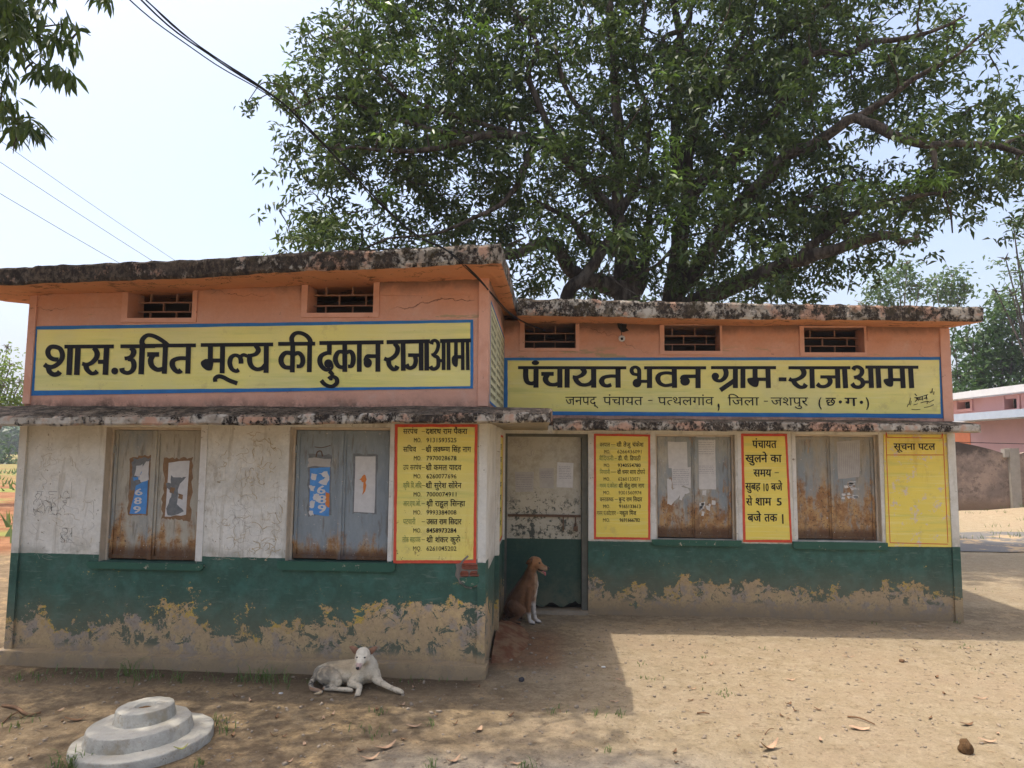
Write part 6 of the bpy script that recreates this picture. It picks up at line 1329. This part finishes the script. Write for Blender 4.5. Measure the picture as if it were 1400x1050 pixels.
def cwm():
    m = Mt('stained_compound_wall', .95, .1); n1 = m.noise(1.5, 7, .7); n2 = m.noise(9, 7, .72); c = m.mix(m.step(n1, .38, .6), (.36, .27, .21), (.22, .17, .14)); c = m.mix(m.mul(m.step(m.noise(4, 8, .8), .53, .6), .7), c, (.12, .095, .08)); c = m.mix(m.mul(m.step(m.math('ADD', m.z, n1), 2.05, 2.3), .9), c, (.07, .055, .045)); c = m.var(c, n2, .65, 1.3)
    c = m.mix(m.step(m.z, .5, .1), c, (.22, .15, .10)); m.bump(n2, .6, .02); return m.done(c)
M_CW = cwm(); A = gnd(1300, 700, 0); B_ = gnd(1400, 702, 0); CW = Wall((A.x, A.y, 0), ((B_-A).x, (B_-A).y, 0))
cw = thing('compound_wall', CW.P(2, 0), 'stained grey brown compound wall with sloping top right of the office building', 'wall')
def cwall(prof, name='wall_panel'):
    n = len(prof); pts = [CW.sz(x, y) for x, y in prof]; v = []
    for o_ in (0, -.2): v += [CW.P(a, -.3, o_) for a, z in pts]+[CW.P(a, z, o_) for a, z in pts]
    f = []
    for i in range(n-1): f += [[i, i+1, n+i+1, n+i], [2*n+i+1, 2*n+i, 3*n+i, 3*n+i+1], [n+i, n+i+1, 3*n+i+1, 3*n+i]]
    f += [[0, n, 3*n, 2*n], [n-1, 3*n-1, 4*n-1, 2*n-1]]; return obj(name, v, f, M_CW, cw)
cwall([(1270, 603), (1303, 604), (1318, 606), (1337, 610), (1357, 615), (1378, 622)]); cwall([(1390, 622), (1400, 619), (1440, 612), (1520, 606)])
a0_, _ = CW.sz(1379, 650); a1_, zt_ = CW.sz(1390, 613); q = MB(); q.wbox(CW, a0_, a1_, -.2, zt_, -.16, .12); q.wbox(CW, a0_-.12, a0_-.01, zt_-.25, zt_-.02, -.1, .1); q.build('post', plain('concrete_post', (.34, .31, .26), n=8, lo=.7, hi=1.15), cw)
q = MB(); q.tube([CW.P(-1, CW.sz(1303, 606)[1]+.05, .3), CW.P(2, CW.sz(1350, 607)[1], .3), CW.P(7, CW.sz(1400, 609)[1], .3)], .012, 4); o = q.build('fence_wire', M_WIR, None, origin=CW.P(0, 0, 0)); tag(o, 'thin dark wire strung above the compound wall', 'wire')
def shrub(px, py, Y, n_, r_, h, lb, mat):
    g_ = gnd(px, py); t = thing('shrub', (g_.x, g_.y, gh(g_.x, g_.y)), lb, 'plant'); rg = random.Random(px); C = [(g_.x+rg.gauss(0, r_), g_.y+rg.gauss(0, r_), rg.uniform(.1, 1)*h+gh(g_.x, g_.y)) for k in range(n_)]; leaves('foliage', np.array(C), 8, .16, .09, mat, t, .07, .1, seed=px)
    q = MB(); [q.tube([Vector((g_.x, g_.y, 0)), Vector(c)], [.012, .005], 4, False) for c in C[:8]]; q.build('stem', M_BRK1, t)
shrub(1322, 697, 18, 26, .25, .3, 'low dark green weed clump at the foot of the compound wall', M_LFD); shrub(1361, 684, 18, 12, .12, .55, 'small bright green sapling in front of the compound wall', M_LFB)
m = Mt('forested_hill', .95, .1); HM = m.done(m.var(m.mix(m.noise(.02, 5), (.04, .07, .03), (.09, .11, .05)), m.noise(.1, 4), .7, 1.2))
n_ = 90; v = []; f = []
for i in range(n_+1):
    a = R(-75+i*1.4); d = 760; h = 38+26*noise.noise(Vector((i*.11, 2, 0)))+9*noise.noise(Vector((i*.45, 5, 0))); 
    for k, (dd, hh) in enumerate(((0, -3), (60, h*.45), (140, h*.85), (220, h), (420, -3))): v.append((math.sin(a)*(d+dd), math.cos(a)*(d+dd), hh+(3*noise.noise(Vector((i*.9, k*3, 0))) if 0 < k < 4 else 0)))
for i in range(n_):
    for k in range(4): b = i*5+k; f.append([b, b+5, b+6, b+1])
obj('hills', v, f, HM, None, True, 'structure')
#@@HAZE
q = MB(); q.box(-1250, 1250, -300, 1300, -4, 95); hz = q.build('haze', None, None, kind='stuff')
m_ = bpy.data.materials.new('haze_air'); m_.use_nodes = True; N_ = m_.node_tree.nodes; N_.remove(N_['Principled BSDF']); pv = N_.new('ShaderNodeVolumePrincipled'); pv.inputs['Density'].default_value = .0011; pv.inputs['Color'].default_value = (.86, .90, .96, 1)
m_.node_tree.links.new(pv.outputs[0], N_['Material Output'].inputs['Volume']); hz.data.materials.append(m_)
